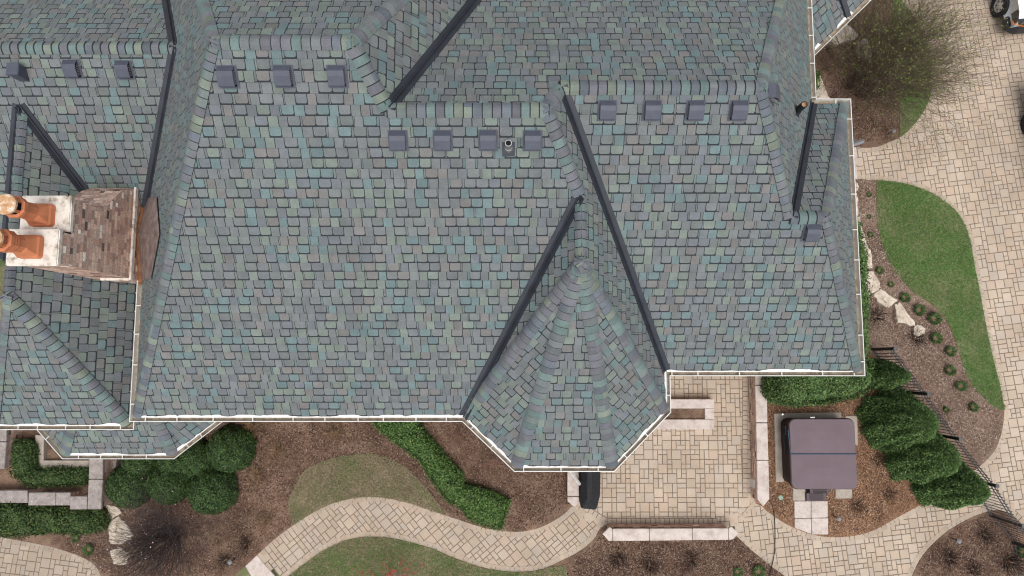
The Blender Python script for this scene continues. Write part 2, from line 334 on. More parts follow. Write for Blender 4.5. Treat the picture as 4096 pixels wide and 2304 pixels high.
# gutters -----------------------------------------------------------------------------------
strap_me = None
def offs(pts, d):
    """offset an open polyline to its right by d with mitred corners (level)"""
    out = []; n = len(pts)
    def rt(a, b): e = (b-a); e.z = 0; e.normalize(); return V((e.y, -e.x, 0))
    for i, p in enumerate(pts):
        r0 = rt(pts[i-1], p) if i > 0 else None; r1 = rt(p, pts[i+1]) if i < n-1 else None
        if r0 is None: m = r1
        elif r1 is None: m = r0
        else: m = (r0+r1)/(1+r0.dot(r1))
        out.append(p+m*d)
    return out
def gutter(pts, ragged=(), spacing=.75, width=.135):
    """open metal trough along the eave polyline (outside on its right), with straps and edge flashing"""
    global strap_me
    pts = [V(p) for p in pts]; mb = MB()
    prof = [(-.03, -.012, 0), (.0, -.015, 0), (.004, -.10, 1), (width*.75, -.10, 1), (width*.86, -.004, 0), (width, -.004, 0), (width, -.02, 0), (width*.85, -.125, 0), (-.02, -.125, 0)]
    lines = [[q+V((0, 0, dz)) for q in offs(pts, d)] for d, dz, _ in prof]
    for (a, b, pr) in zip(lines, lines[1:], prof[1:]):
        mi = 1 if (pr[2] == 1) else 0
        for k in range(len(pts)-1): mb.face([a[k], a[k+1], b[k+1], b[k]], mi)
    for k, sgn in ((0, 1), (len(pts)-1, -1)): mb.face([l[k] for l in lines][1:8], 0)
    g = mb.build('gutter', ['white', 'trough'], house)
    for k in range(len(pts)-1):
        a, b = pts[k], pts[k+1]; e = (b-a); L = e.length; e.normalize(); r = V((e.y, -e.x, 0)); x = R.uniform(.15, .45)
        if L < .5: continue
        while x < L-.1:
            if strap_me is None:
                s_ = MB(); s_.box((-.012, -.005, -.004), (.012, width-.004, .004)); o = s_.build('gutter_strap', 'white', g); strap_me = o.data
            else:
                o = bpy.data.objects.new('gutter_strap', strap_me); COL.objects.link(o); o.parent = g
            o.location = a+e*x+V((0, 0, .004)); o.rotation_euler = (0, 0, math.atan2(r.y, r.x)-math.pi/2)
            x += spacing*R.uniform(.7, 1.25)
        if k in ragged:
            fb = MB(); x = .02; base = V((0, 0, .024))
            inn = -.01
            while x < L-.03:
                l = R.uniform(.03, .16); i1 = min(.012, max(-.035, inn+R.uniform(-.03, .03)))
                if True:
                    q = lambda t, d: a+e*t-r*(-d)*1+base+V((0, 0, max(0, -d)*.7))
                    fb.face([q(x, .035), q(min(x+l, L-.02), .035), q(min(x+l, L-.02), i1), q(x, inn)])
                inn = i1; x += l
            fb.build('edge_flashing', 'flash', g)
    return g
gutter([cSE, cNE], spacing=.8) if False else None
gutter([cin+V((0, .15, 0))-V((0, .15, 0)), cNE][::-1], ()) if False else None
# walked so that the outside lies on the right-hand side
gutter([slW, cSW, v4, t2, t3, t4, v3, cSE, cNE, cin, V((7.394, 11.273, ZE))], ragged=(1, 2, 3, 4, 5, 6), spacing=.82)
gutter([wNE, wSE][::-1] if False else [wSW, wSE, wNE], ragged=(0,), spacing=.62)
gutter([b1, b2, b3, b4], ragged=(1, 2), spacing=.62)
gutter([p0, p3], ragged=(), spacing=.9)
for a, l in ((.05, .25), (.95, .5), (1.45, .2)):
    fl = MB()
    q = p1+pd*a; fl.face([q+V((0, 0, .03))-pn*.03, q+pd*l+V((0, 0, .03))-pn*.03, q+pd*(l*.8)+V((0, 0, .06))+pn*.06, q+pd*(l*.2)+V((0, 0, .05))+pn*.035])
    fl.build('edge_flashing', 'flash', house)

# walls, soffits -----------------------------------------------------------------------------
foot = [V((-8.5, -1.0, 0)), V((-.75, -1.0, 0)), t2+V((.15, .38, 0)), t3+V((-.15, .38, 0)), t4+V((-.38, .15, 0)), V((3.24, .08, 0)), V((7.86, .08, 0)), V((7.86, 5.84, 0)),
        V((7.0, 5.84, 0)), V((7.0, 10.9, 0)), V((.5, 10.9, 0)), V((.5, 12.1, 0)), V((-8.5, 12.1, 0))]
mb = MB(); mb.prism(foot, -.2, 5.52); mb.build('wall', 'wall', house)
eave = [cSW, v4, t2, t3, t4, v3, cSE, cNE, cin, n2E3, n2E1, n1E, nwW]
def slab(poly, z0, z1, m='soffit', name='soffit', par=house):
    s_ = MB(); s_.prism(poly, z0, z1); pts = [V((p[0], p[1], z0)) for p in poly]
    for t in tessellate_polygon([pts]): s_.face([pts[i] for i in t])
    return s_.build(name, m, par)
slab(eave, 5.54, 5.60)
mb = MB(); mb.prism([V((-16.5, 3.8, 0)), V((-8.5, 3.8, 0)), V((-8.5, 9.7, 0)), V((-16.5, 9.7, 0))], -.2, 5.5); mb.build('wall', 'wall', house); mb = MB(); mb.prism([V((-12.3, -1.2, 0)), V((-9.8, -1.2, 0)), V((-9.8, 3.8, 0)), V((-12.3, 3.8, 0))], -.2, 4.85)
mb.build('wall', 'wall', house)
slab([wSW, wSE, wNE, wNW], 4.88, 4.93); slab([wrs, slW, nlW, wrn], 5.52, 5.56)
bi = [b1+V((.3, .3, 0)), b2+V((.12, .32, 0)), b3+V((-.12, .32, 0)), b4+V((-.3, .3, 0))]
mb = MB(); mb.prism(bi+[V((b4.x-.3, -1.0, 0)), V((b1.x+.3, -1.0, 0))] if False else bi, -.2, 3.42); mb.build('wall', 'wall', house); slab([b1, b2, b3, b4], 3.44, 3.49)
mb = MB(); mb.prism([p0+pn*.35, p3+pn*.35, p3+pn*2.3, p0+pn*2.3], -.2, 3.25); mb.build('wall', 'wall', house)
slab([p0, p3, p3+pn*2.3, p0+pn*2.3], 3.26, 3.31)

# roof vents ------------------------------------------------------------------------------------
def planepix(x, y, p):
    u, v = (x-2048)/F, (1152-y)/F; d = V((u, v*CT+ST, v*ST-CT)); a, b, c = PL[p]
    k = (c-H)/(d.z-a*d.x-b*d.y); return V((0, 0, H))+d*k
def vent_meshes():
    w, l, h = .145, .168, .16
    f = MB(); f.box((-w+.005, -l-.03, .0212), (w-.005, -l+.02, .026), 1); f.box((-.185, -.225, .013), (.185, .18, .021));  # black strip laid on the flange as painted shade under the hood's lower edge
    hd = MB(); hd.box((-w+.012, -l+.03, .024), (w-.012, l-.08, h*.72), 1)
    for s in (-1, 1):       # louvred cheeks
        for k in range(7):
            y0 = -l+.03+k*.034; hd.box((s*(w-.010)-.004, y0, .03), (s*(w-.010)+.004, y0+.018, h*(.86-.05*k)), 2)
    top = [(-l, h-.012), (-l+.02, h), (.02, h+.005), (l-.06, h-.02), (l, .03)]
    rings = [[V((-w, y, z)), V((w, y, z)), V((w, y, z-.018)), V((-w, y, z-.018))] for y, z in top]; hd.loft(rings, 0)
    hd.box((-w, -l, h-.05), (w, -l+.012, h-.012), 0)
    return f, hd
def vent(x, y, p, flip=0):
    c = planepix(x, y, p); n = nrm(p); u = V((0, 0, 1)).cross(n).normalized(); w = n.cross(u)
    f, hd = vent_meshes()
    for mb in (f, hd): mb.v = [tuple(c+u*(-q[0])*-1+w*q[1]+n*q[2]) for q in mb.v]
    o = f.build('roof_vent', ['vent', 'black'], house); hd.build('hood', ['vent', 'black', 'lamp'], o, bevel=0)
for x, y in ((292, 272), (500, 275), (912, 302), (1137, 300), (1350, 300), (1593, 557), (1772, 557), (1953, 556), (2130, 557), (2428, 437), (2607, 437), (2780, 437), (2953, 437), (3245, 926)):
    vent(x, y, 'SL' if x < 700 else ('S1' if x < 2200 else 'S2'))
vent(3078, 374, 'E3')
# taller box vent at far left
c = planepix(92, 300, 'SL'); mb = MB()
mb.loft([[c+V((a, b, z)) for a, b in ((-.115, -.12), (.115, -.12), (.115, .12), (-.115, .12))] for z in (-.15, .28)]); mb.box(tuple(c+V((-.135, -.14, .28))), tuple(c+V((.135, .14, .33))))
mb.build('roof_vent', 'vent', house, bevel=.012)
def pipe(x, y, p, h, r, m, inner, nm='vent_pipe'):
    c = planepix(x, y, p); n = nrm(p); mb = MB(); ring = lambda z, r: [c+V((r*math.cos(t), r*math.sin(t), z)) for t in [k*math.pi/7 for k in range(14)]]
    mb.loft([ring(-.1, r*1.5), ring(.06, r*1.25), ring(.08, r), ring(h, r), ring(h, r*.78)], 0, cap=False); mb.face(ring(h-.06, r*.78), 1)
    mb.loft([ring(h-.06, r*.78), ring(h, r*.78)], 1, cap=False)
    u = V((0, 0, 1)).cross(n).normalized(); w = n.cross(u)
    q = [c+u*a+w*b+n*.02 for a, b in ((-.12, -.16), (.12, -.16), (.12, .12), (-.12, .12))]; mb.face(q, 2); mb.face([p_-n*.018 for p_ in q][::-1], 2)
    mb.build(nm, [m, inner, 'valley'], house, smooth=False)
pipe(2034, 592, 'S1', .30, .065, 'chrome', 'black'); pipe(3186, 445, 'E3', .42, .075, 'canvas', 'rust')

# chimney ---------------------------------------------------------------------------------------
BRC = [S(c) for c in ((196, 164, 148), (182, 146, 130), (206, 176, 158), (168, 138, 126), (212, 184, 166), (104, 88, 82), (240, 230, 216))]; BRW = [5, 4, 4, 2.5, 2, .7, .55]
def brick_rows(ua, ub, wa, wb, bl=.20, bh=.105, g=.0075):
    w0 = wa; k = 0
    while w0 < wb:
        x = ua-(bl/2 if k % 2 else 0)-R.uniform(0, .03)
        while x < ub:
            l = bl*R.choice((1, 1, 1, .5, .75)); yield [(x+g, w0+g), (x+l-g, w0+g), (x+l-g, w0+bh-g), (x+g, w0+bh-g)], w0, bh, mul(R.choices(BRC, BRW)[0], 1.22*R.uniform(.78, 1.15)); x += l
        w0 += bh; k += 1
def brickface(mb, pts):
    pts = [V(p) for p in pts]; n = V((0, 0, 0))
    for a, b in zip(pts, pts[1:]+pts[:1]): n += a.cross(b)
    n.normalize(); u = V((0, 0, 1)).cross(n)
    if u.length < .05: u = V((1, 0, 0))
    u.normalize(); laid(mb, pts, brick_rows, .006, .006, 1, n, u, n.cross(u))
XE, XW = -8.93, -9.86; y0, y1, y2 = 1.84, 3.20, 3.97; ym = 2.47; zs, zn = 8.66, 8.36
sh = [(y2, 6.02), (3.93, 6.35), (3.78, 6.68), (3.55, 6.98), (3.32, 7.2), (y1, 7.5)]
prof = [(y0, 4.6), (y2, 4.6)]+sh+[(y1, zn), (ym, zn), (ym, zs), (y0, zs)]
mb = MB(); brickface(mb, [(XE, y, z) for y, z in prof]); brickface(mb, [(XW, y, z) for y, z in reversed(prof)])
brickface(mb, [(XW, y0, 4.6), (XE, y0, 4.6), (XE, y0, zs), (XW, y0, zs)])
nn = [(y2, 4.6)]+sh+[(y1, zn)]
for a, b in zip(nn, nn[1:]): brickface(mb, [(XE, *a), (XW, *a), (XW, *b), (XE, *b)])
brickface(mb, [(XE, ym, zn), (XW, ym, zn), (XW, ym, zs), (XE, ym, zs)])
chim = mb.build('chimney', ['brick', 'mortar'], house)
def stone(lo, hi, nm='stone_cap', par=chim, m='capstone', bev=.02):
    s_ = MB(); s_.box(lo, hi); return s_.build(nm, m, par, bevel=bev)
stone((XW-.05, y0-.06, zs), (XE+.04, ym+.04, zs+.12)); stone((XW-.05, ym+.045, zn), (XE+.04, y1+.05, zn+.12))
stone((XE+.0, y0-.05, 6.09), (XE+.05, y2+.03, 6.21), 'stone_band', bev=.008); stone((-9.60, y0-.06, 6.09), (XE-.001, y0-.002, 6.21), 'stone_band', bev=.008)
def pot(cx, cy, z, kind):
    mb = MB()
    def ring(w, zz, ch): # square with cut corners
        k = w*ch; return [V((cx+a, cy+b, zz)) for a, b in ((-w+k, -w), (w-k, -w), (w, -w+k), (w, w-k), (w-k, w), (-w+k, w), (-w, w-k), (-w, -w+k))]
    prof = [(.225, 0, .18), (.225, .13, .18), (.205, .17, .18), (.20, .20, .22), (.175, .36, .45), (.165, .40, .58), (.15, .62, .58), (.185, .66, .58), (.19, .72, .58), (.205, .76, .58), (.205, .84, .58), (.15, .85, .58)]
    mb.loft([ring(w, z+h, c) for w, h, c in prof], 0, cap=False); mb.face(ring(.15, z+.80, .58), 1)
    mb.loft([ring(.15, z+.80, .58), ring(.15, z+.85, .58)], 1, cap=False)
    for s_ in (-1, 1):
        for t in (-1, 1): mb.box((cx+s_*.10-.025, cy+t*.10-.025, z+.80), (cx+s_*.10+.025, cy+t*.10+.025, z+1.0), 0)
    if kind:       # ribbed mesh collar
        for k in range(7): mb.loft([ring(.19+.012*(k % 2), z+.60+k*.032, .58), ring(.20, z+.625+k*.032, .58)], 0)
    disc = lambda r, zz: [V((cx+r*math.cos(t), cy+r*math.sin(t), zz)) for t in [k*math.pi/10 for k in range(20)]]
    o = mb.build('chimney_pot', ['terra', 'black'], chim, bevel=0)
    d_ = MB(); d_.loft([disc(.17, z+1.0), disc(.20, z+1.015), disc(.20, z+1.06), disc(.17, z+1.075), disc(.02, z+1.08)]); return d_, o
discs = MB()
for a in ((-9.42, 2.83, zn+.12, 0), (-9.40, 2.14, zs+.12, 1)):
    d_, o = pot(*a); d_.build('chimney_pot_lid', 'potcap', chim)
# copper saddle behind the chimney
zc = lambda X: PL['W1'][0]*X+PL['W1'][2]
ya, yb, yk = 1.78, 4.0, 2.95; xo = -8.40
mb = MB(); up_ = .03
q = lambda X, Y, dz=up_: V((X, Y, zc(X)+dz))
ridge0, ridge1 = V((XE+.01, yk, zc(-8.883)+.27)), q(-8.45, yk)
nW = nrm('W1'); pan = [planepix(x, y, 'W1')+nW*.03 for x, y in ((592, 792), (634, 790), (645, 938), (612, 1112), (574, 1123))]
ridge1 = planepix(642, 940, 'W1')+nW*.05
for k in range(len(pan)-1): mb.face([V((XE+.02, yk, pan[0].z-.05)), pan[k], pan[k+1]])
for k in range(1, len(pan)-2): mb.face([ridge0, pan[k]+nW*.01, pan[k+1]+nW*.01])
mb.face([ridge0, V((XE+.01, yb, zc(-8.883)+.03)), pan[0], pan[1]]); mb.face([ridge0, pan[-2], pan[-1], V((XE+.01, ya, zc(-8.883)+.03))])
mb.tube(ridge0, ridge1, .02, .012, 6)
for y_ in (ya-.05, yb+.03):      # upstand along the chimney, rising to the ridge of the saddle
    a, b = V((XE+.11, y_, zc(-8.883)-.02)), V((XE+.11, yk, zc(-8.883)+.22)); k_ = V((-.095, 0, .13)); mb.face([a, b, b+k_, a+k_], 1)
mb.build('copper_flashing', ['copper', 'copper_edge'], house)
# downspouts
mb = MB()
a, b = at(2283, 1888, 2.4), at(2318, 1936, 1.2); mb.tube(a, b, .045, n=4); mb.tube(b, V((b.x, b.y, .1)), .045, n=4); k_ = V((a.x-.1, t2.y+.33, 3.0)); mb.tube(a, k_, .045, n=4); mb.tube(k_, V((k_.x, k_.y, 5.45)), .045, n=4)
mb.build('downspout', 'white', house)
mb = MB(); a, b = at(3405, 580, 4.85), at(3454, 564, 4.85); d_ = (a-b).normalized(); mb.tube(b, b+d_*1.25, .055, n=4); q_ = b+d_*1.25; mb.tube(q_, V((q_.x, q_.y, 5.5)), .05, n=4); mb.build('downspout', 'lamp', house)

# ------------------------------------------------------------------ ground: soil, pavers, beds, lawns
PX = lambda L, z=0.: [at(x, y, z) for x, y in L]
mb = MB(); mb.face([(-80, -70, -.06), (80, -70, -.06), (80, 80, -.06), (-80, 80, -.06)]); tag(mb.build('ground', 'lawn_dry'), kind='structure')
def inside(p, poly):
    c = False; x, y = p[0], p[1]; n = len(poly)
    for i in range(n):
        a, b = poly[i], poly[i-1]
        if (a.y > y) != (b.y > y) and x < (b.x-a.x)*(y-a.y)/(b.y-a.y)+a.x: c = not c
    return c
PVC = [mul(S(c), .86) for c in ((199, 181, 161), (203, 185, 165), (195, 177, 157), (200, 179, 159), (196, 181, 165), (204, 187, 169))]
UNIT = .147
def paver_face(mb, c0, ex, ey, x0, y0, w, h, z, col):
    g = .0045; ch = .009
    P = lambda x, y, zz: c0+ex*x+ey*y+V((0, 0, zz))
    jx, jy = R.uniform(-.003, .003), R.uniform(-.003, .003); dz = R.uniform(-.002, .002)
    o = [(x0+g+jx, y0+g+jy), (x0+w-g+jx, y0+g+jy), (x0+w-g+jx, y0+h-g+jy), (x0+g+jx, y0+h-g+jy)]
    i_ = [(o[0][0]+ch, o[0][1]+ch), (o[1][0]-ch, o[1][1]+ch), (o[2][0]-ch, o[2][1]-ch), (o[3][0]+ch, o[3][1]-ch)]
    lo = [P(*p, z-.022) for p in o]; hi = [P(*p, z+dz) for p in i_]
    mb.face(hi, 0, col)
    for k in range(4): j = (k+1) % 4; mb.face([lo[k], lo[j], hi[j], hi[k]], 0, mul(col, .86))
def pave(name, poly, ang, z=.03, tint=1., test=None):
    """ashlar pattern of three stone sizes over the outline"""
    e = math.radians(ang); ex, ey = V((math.cos(e), math.sin(e), 0)), V((-math.sin(e), math.cos(e), 0))
    c0 = V((poly[0].x, poly[0].y, 0)); us = [(p-c0).dot(ex) for p in poly]; ws = [(p-c0).dot(ey) for p in poly]
    nx, ny = int((max(us)-min(us))/UNIT)+3, int((max(ws)-min(ws))/UNIT)+3; ox, oy = min(us)-UNIT, min(ws)-UNIT
    used = set(); mb = MB()
    for j in range(ny):
        for i in range(nx):
            if (i, j) in used: continue
            opts = []
            f = lambda a, b: all((i+p, j+q) not in used for p in range(a) for q in range(b))
            if f(2, 2): opts += [(2, 2)]*4
            if f(2, 1): opts += [(2, 1)]*3
            if f(1, 2): opts += [(1, 2)]*3
            opts += [(1, 1)]*(3 if opts else 1)
            a, b = R.choice(opts)
            for p in range(a):
                for q in range(b): used.add((i+p, j+q))
            x0, y0 = ox+i*UNIT, oy+j*UNIT; w, h = a*UNIT, b*UNIT
            pc = c0+ex*(x0+w/2)+ey*(y0+h/2)
            if not any(inside(c0+ex*(x0+w*s)+ey*(y0+h*t), poly) for s, t in ((.5, .5), (0, 0), (1, 0), (0, 1), (1, 1))): continue
            if test and not test(pc): continue
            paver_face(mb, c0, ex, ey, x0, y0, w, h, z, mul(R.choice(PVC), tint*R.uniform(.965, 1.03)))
    pts = [V((p.x, p.y, z-.012)) for p in poly]
    for t in tessellate_polygon([pts]):
        q = [pts[k] for k in t]
        if (q[1]-q[0]).cross(q[2]-q[0]).z < 0: q.reverse()
        mb.face(q, 1)
    return tag(mb.build(name, ['paver', 'sand']), kind='structure')
def smooth_line(pts, n=6):
    """Catmull-Rom resample"""
    out = []; P = [pts[0]*2-pts[1]]+list(pts)+[pts[-1]*2-pts[-2]]
    for i in range(1, len(P)-2):
        for k in range(n):
            t = k/n; a, b, c, d = P[i-1:i+3]
            out.append(.5*((2*b)+(c-a)*t+(2*a-5*b+4*c-d)*t*t+(3*b-a-3*c+d)*t**3))
    return out+[pts[-1]]
def border(name_mb, line, side, wd=.165, bl=.15, z=.036, tint=1.):
    """soldier course along a curve; side +1 = left of the walking direction"""
    mb = name_mb; L = 0; ps = line; i = 0; cur = ps[0].copy(); seg = []
    # resample at bl spacing
    acc = [cur]; rem = bl
    for a, b in zip(ps, ps[1:]):
        l = (b-a).length; d = 0
        while l-d >= rem: d += rem; acc.append(a+(b-a)*(d/l)); rem = bl
        rem -= l-d
    nr = []
    for k in range(len(acc)):
        e = acc[min(k+1, len(acc)-1)]-acc[max(k-1, 0)]; e.z = 0; e.normalize(); nr.append(V((-e.y, e.x, 0))*side)
    for k in range(len(acc)-1):
        g = .004; e = (acc[k+1]-acc[k]).normalized(); c = mul(R.choice(PVC), tint*R.uniform(.86, .98))
        q = [acc[k]+e*g, acc[k+1]-e*g, acc[k+1]-e*g+nr[k+1]*wd, acc[k]+e*g+nr[k]*wd]; m_ = sum(q, V((0, 0, 0)))/4
        hi = [m_+(p-m_)*.90+V((0, 0, z)) for p in q]; lo = [p+V((0, 0, z-.03)) for p in q]; hi2 = hi
        if side < 0: hi.reverse(); lo.reverse()
        mb.face(hi, 0, c)
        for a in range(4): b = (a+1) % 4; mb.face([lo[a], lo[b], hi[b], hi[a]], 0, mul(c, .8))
    for k in range(len(acc)-1):
        q = [acc[k]+V((0, 0, z-.014)), acc[k+1]+V((0, 0, z-.014)), acc[k+1]+nr[k+1]*(wd+.012)+V((0, 0, z-.014)), acc[k]+nr[k]*(wd+.012)+V((0, 0, z-.014))]
        if side < 0: q.reverse()
        mb.face(q, 1)
U1 = [(3590, -60), (3600, 0), (3650, 70), (3700, 170), (3722, 270), (3722, 357), (3708, 410), (3684, 457), (3648, 505), (3605, 545), (3549, 572), (3509, 587), (3470, 592), (3424, 590)]
U2 = [(3422, 719), (3505, 723), (3569, 729), (3628, 739), (3692, 761), (3740, 783), (3783, 814), (3819, 846), (3847, 886), (3867, 934), (3879, 981), (3891, 1053), (3903, 1113), (3911, 1152), (3931, 1263), (3947, 1343), (3962, 1414), (3982, 1494), (3998, 1557), (4006, 1601), (4012, 1637), (4010, 1681), (4002, 1728), (3994, 1755), (3972, 1805), (3920, 1860), (3850, 1910)]
U3 = [(3850, 1925), (3780, 1963), (3726, 1992), (3663, 2026), (3564, 2080), (3494, 2118), (3424, 2139), (3353, 2146), (3283, 2143), (3213, 2125), (3142, 2094), (3072, 2048), (3046, 2024)]
U4 = [(3642, 2310), (3670, 2248), (3705, 2199), (3754, 2150), (3810, 2108), (3874, 2073), (3930, 2051), (3975, 2040), (4018, 2046), (4062, 2073), (4110, 2130)]
U5 = [(1030, 2219), (1103, 2153), (1183, 2094), (1262, 2044), (1326, 2014), (1382, 1998), (1441, 1988), (1493, 1986), (1541, 1990), (1600, 2002), (1660, 2018), (1740, 2046), (1819, 2072), (1898, 2098), (1958, 2114), (2048, 2125), (2104, 2122), (2160, 2108), (2217, 2080), (2259, 2051), (2284, 2027)]
U6 = [(1155, 2304), (1215, 2257), (1270, 2217), (1326, 2185), (1382, 2161), (1441, 2149), (1493, 2146), (1549, 2149), (1612, 2161), (1676, 2177), (1740, 2197), (1803, 2225), (1867, 2249), (1930, 2269), (1986, 2279), (2048, 2286), (2118, 2284), (2175, 2273), (2231, 2248), (2294, 2217), (2343, 2185), (2379, 2150), (2396, 2118), (2421, 2098)]
U7 = [(2941, 2140), (3000, 2195), (3072, 2255), (3114, 2286), (3150, 2312)]
U8 = [(-60, 2138), (0, 2145), (52, 2155), (119, 2167), (179, 2179), (223, 2189), (278, 2207), (318, 2221), (358, 2241), (390, 2268), (410, 2310)]
c1, c2, c3, c4, c5, c6, c7, c8 = [smooth_line(PX(u)) for u in (U1, U2, U3, U4, U5, U6, U7, U8)]
drive_poly = PX([(3300, -350), (4500, -350), (4500, 2500), (4000, 2500), (4030, 2040), (3920, 2000), (3860, 1870), (3380, 1700), (3380, 100)])
patio_poly = PX([(2200, 1400), (3010, 1400), (3010, 2010), (2960, 2060), (2900, 2105), (2430, 2105), (2320, 2045), (2260, 1980)])
pathA = c5+c6[::-1]
pathB = PX([(2950, 2060), (3010, 2000)])+c3[::-1]+PX([(3935, 1870), (4030, 2035)])+c4[::-1]+c7[::-1]
pathC = c8+PX([(410, 2420), (-60, 2420)])
pave('driveway', drive_poly, 7, .03); pave('patio', patio_poly, 0, .034, .97)
pave('path', pathA, 40, .037, .93); pave('path', pathB, 6, .040, .96); pave('path', pathC, -7, .03, .80)
mb = MB()
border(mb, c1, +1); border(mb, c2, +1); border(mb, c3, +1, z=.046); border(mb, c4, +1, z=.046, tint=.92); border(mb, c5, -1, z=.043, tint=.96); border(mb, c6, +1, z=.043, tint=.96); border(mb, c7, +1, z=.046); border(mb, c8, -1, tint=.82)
for a, b, s_ in (((2300, 2020), (2420, 2092), 1), ((2952, 2070), (3016, 1998), -1), ((2428, 2094), (2880, 2094), 1), ((2990, 1990), (2990, 1500), 1)):
    border(mb, PX([a, b]), s_, z=.050)
tag(mb.build('path_border', ['paver', 'sand']), kind='structure')

def sheet(name, poly, z, m, kind='structure'):
    """raised sheet with an earth edge, gently mounded by a grid of points"""
    mb = MB(); mb.prism(poly, -.05, z); o = mb.build(name, m); return tag(o, kind=kind)
ne_bed = PX([(3100, -350), (3560, -350)])+c1+PX([(3250, 560)])
sheet('mulch_bed', ne_bed, .055, 'mulch')
isl = c2+c3+PX([(3020, 2012), (3020, 1380), (3300, 1300), (3380, 719)])
sheet('mulch_bed', isl, .055, 'mulch_pale')
chips = PX([(3300, 1400), (3470, 1400), (3600, 1560), (3780, 1750), (3870, 1900)])+[p for p in c3]+PX([(3020, 2012), (3020, 1400)])
sheet('wood_chip_bed', chips, .062, 'chips')
sheet('mulch_bed', c4+PX([(4400, 2400), (4400, 2700), (3600, 2700)]), .055, 'mulch')
sheet('mulch_bed', PX([(2425, 2105), (2900, 2105)])+c7+PX([(3150, 2500), (2150, 2500), (2273, 2290)])+[p for p in c6[-40:]][4:], .05, 'mulch')
west = PX([(-600, 1500), (2330, 1500), (2300, 2025)])+c5[::-1]+PX([(985, 2262), (900, 2330), (410, 2310)])+c8[::-1]+PX([(-600, 2100)])
sheet('mulch_bed', west, .05, 'mulch')
lawn3 = smooth_line(PX([(1179, 2098), (1155, 2026), (1171, 1966), (1215, 1887), (1278, 1851), (1342, 1829), (1421, 1817), (1493, 1815), (1561, 1835), (1620, 1867), (1676, 1919), (1724, 1974), (1763, 2030), (1779, 2056)]), 4)
k0 = [i for i, p in enumerate(c5) if p.x > at(1183, 2094).x][0]; k1 = [i for i, p in enumerate(c5) if p.x > at(1775, 2056).x][0]
l3 = lawn3+[c5[i]+V((0, .01, 0)) for i in range(k1, k0, -1)]
l1 = smooth_line(PX([(3560, -60), (3566, 80), (3580, 220), (3592, 380), (3594, 470), (3597, 550)]), 3)+[p for p in c1 if at(3724, 0).x > p.x > at(3606, 545).x and p.y > at(0, 547).y][::-1]
kk = [i for i, p in enumerate(c2) if p.x > at(3505, 723).x][0]; ke = min(range(len(c2)), key=lambda i: (c2[i]-at(4008, 1641)).length)
l2 = smooth_line(PX([(3503, 724), (3503, 815), (3505, 894), (3515, 934), (3529, 993), (3557, 1053), (3585, 1097), (3632, 1152), (3668, 1184), (3728, 1220), (3764, 1255), (3787, 1291), (3807, 1331), (3823, 1379), (3839, 1430), (3859, 1498), (3891, 1550), (3931, 1593), (3970, 1625), (4004, 1641)]), 4)+c2[kk:ke][::-1]
l4 = c6[:-34]+PX([(2262, 2262), (2273, 2330), (2260, 2600), (1100, 2600)])
sheet('lawn', l1, .075, 'lawn'); sheet('lawn', l2, .075, 'lawn'); sheet('lawn', l3, .066, 'lawn_dry'); sheet('lawn', l4, .062, 'lawn_dry')

# ------------------------------------------------------------------ scattered ground cover
def rand_in(poly, n, extra=None):
    xs = [p.x for p in poly]; ys = [p.y for p in poly]; out = np.zeros((0, 2)); A = np.array([(p.x, p.y) for p in poly])
    while len(out) < n:
        q = NR.uniform((min(xs), min(ys)), (max(xs), max(ys)), (n*2, 2)); c = np.zeros(len(q), bool)
        for a, b in zip(A, np.roll(A, 1, 0)):
            t = ((a[1] > q[:, 1]) != (b[1] > q[:, 1])) & (q[:, 0] < (b[0]-a[0])*(q[:, 1]-a[1])/((b[1]-a[1]) or 1e-9)+a[0]); c ^= t
        out = np.vstack([out, q[c]])
    return out[:n]
def edge_dist(q, poly):
    A = np.array([(p.x, p.y) for p in poly]); d = np.full(len(q), 9.)
    for a, b in zip(A, np.roll(A, 1, 0)):
        e = b-a; t = np.clip(((q-a)@e)/max(e@e, 1e-9), 0, 1); d = np.minimum(d, np.linalg.norm(q-a-t[:, None]*e, axis=1))
    return d
def quads(name, P, T1, T2, col, m='leaf', parent=None, extra=None, world=True):
    """one small diamond-ended quad per row: centre P, half-vectors T1, T2"""
    n = len(P); v = np.stack([P-T1, P+T2, P+T1, P-T2], 1).reshape(-1, 3); me = bpy.data.meshes.new(name)
    me.vertices.add(n*4); me.vertices.foreach_set('co', v.astype(np.float32).ravel()); me.loops.add(n*4)
    me.loops.foreach_set('vertex_index', np.arange(n*4, dtype=np.int32)); me.polygons.add(n)
    me.polygons.foreach_set('loop_start', np.arange(0, n*4, 4, dtype=np.int32)); me.polygons.foreach_set('loop_total', np.full(n, 4, np.int32))
    me.materials.append(M[m]); a = me.attributes.new('col', 'FLOAT_COLOR', 'FACE'); a.data.foreach_set('color', np.hstack([col, np.ones((n, 1))]).astype(np.float32).ravel())
    return link(name, me, parent, world)
def unit(a): return a/np.maximum(np.linalg.norm(a, axis=1, keepdims=True), 1e-9)
def pickc(cols, n, lo=.75, hi=1.2, w=None):
    c = np.array(cols)[NR.choice(len(cols), n, p=None if w is None else np.array(w)/sum(w))]; return c*NR.uniform(lo, hi, (n, 1))
def chips_on(poly, n, z, cols, name='bark_chips', ln=(.02, .055), wd=(.005, .011)):
    q = rand_in(poly, n)+NR.normal(0, .03, (n, 2)); t = NR.uniform(0, 2*np.pi, n); l = NR.uniform(*ln, n)[:, None]; w = NR.uniform(*wd, n)[:, None]
    a = np.stack([np.cos(t), np.sin(t), NR.uniform(-.35, .35, n)], 1); b = np.stack([-np.sin(t), np.cos(t), NR.uniform(-.5, .5, n)], 1)
    tag(quads(name, np.column_stack([q, NR.uniform(z+.008, z+.03, n)]), a*l, b*w, pickc(cols, n), 'chip'), kind='stuff')
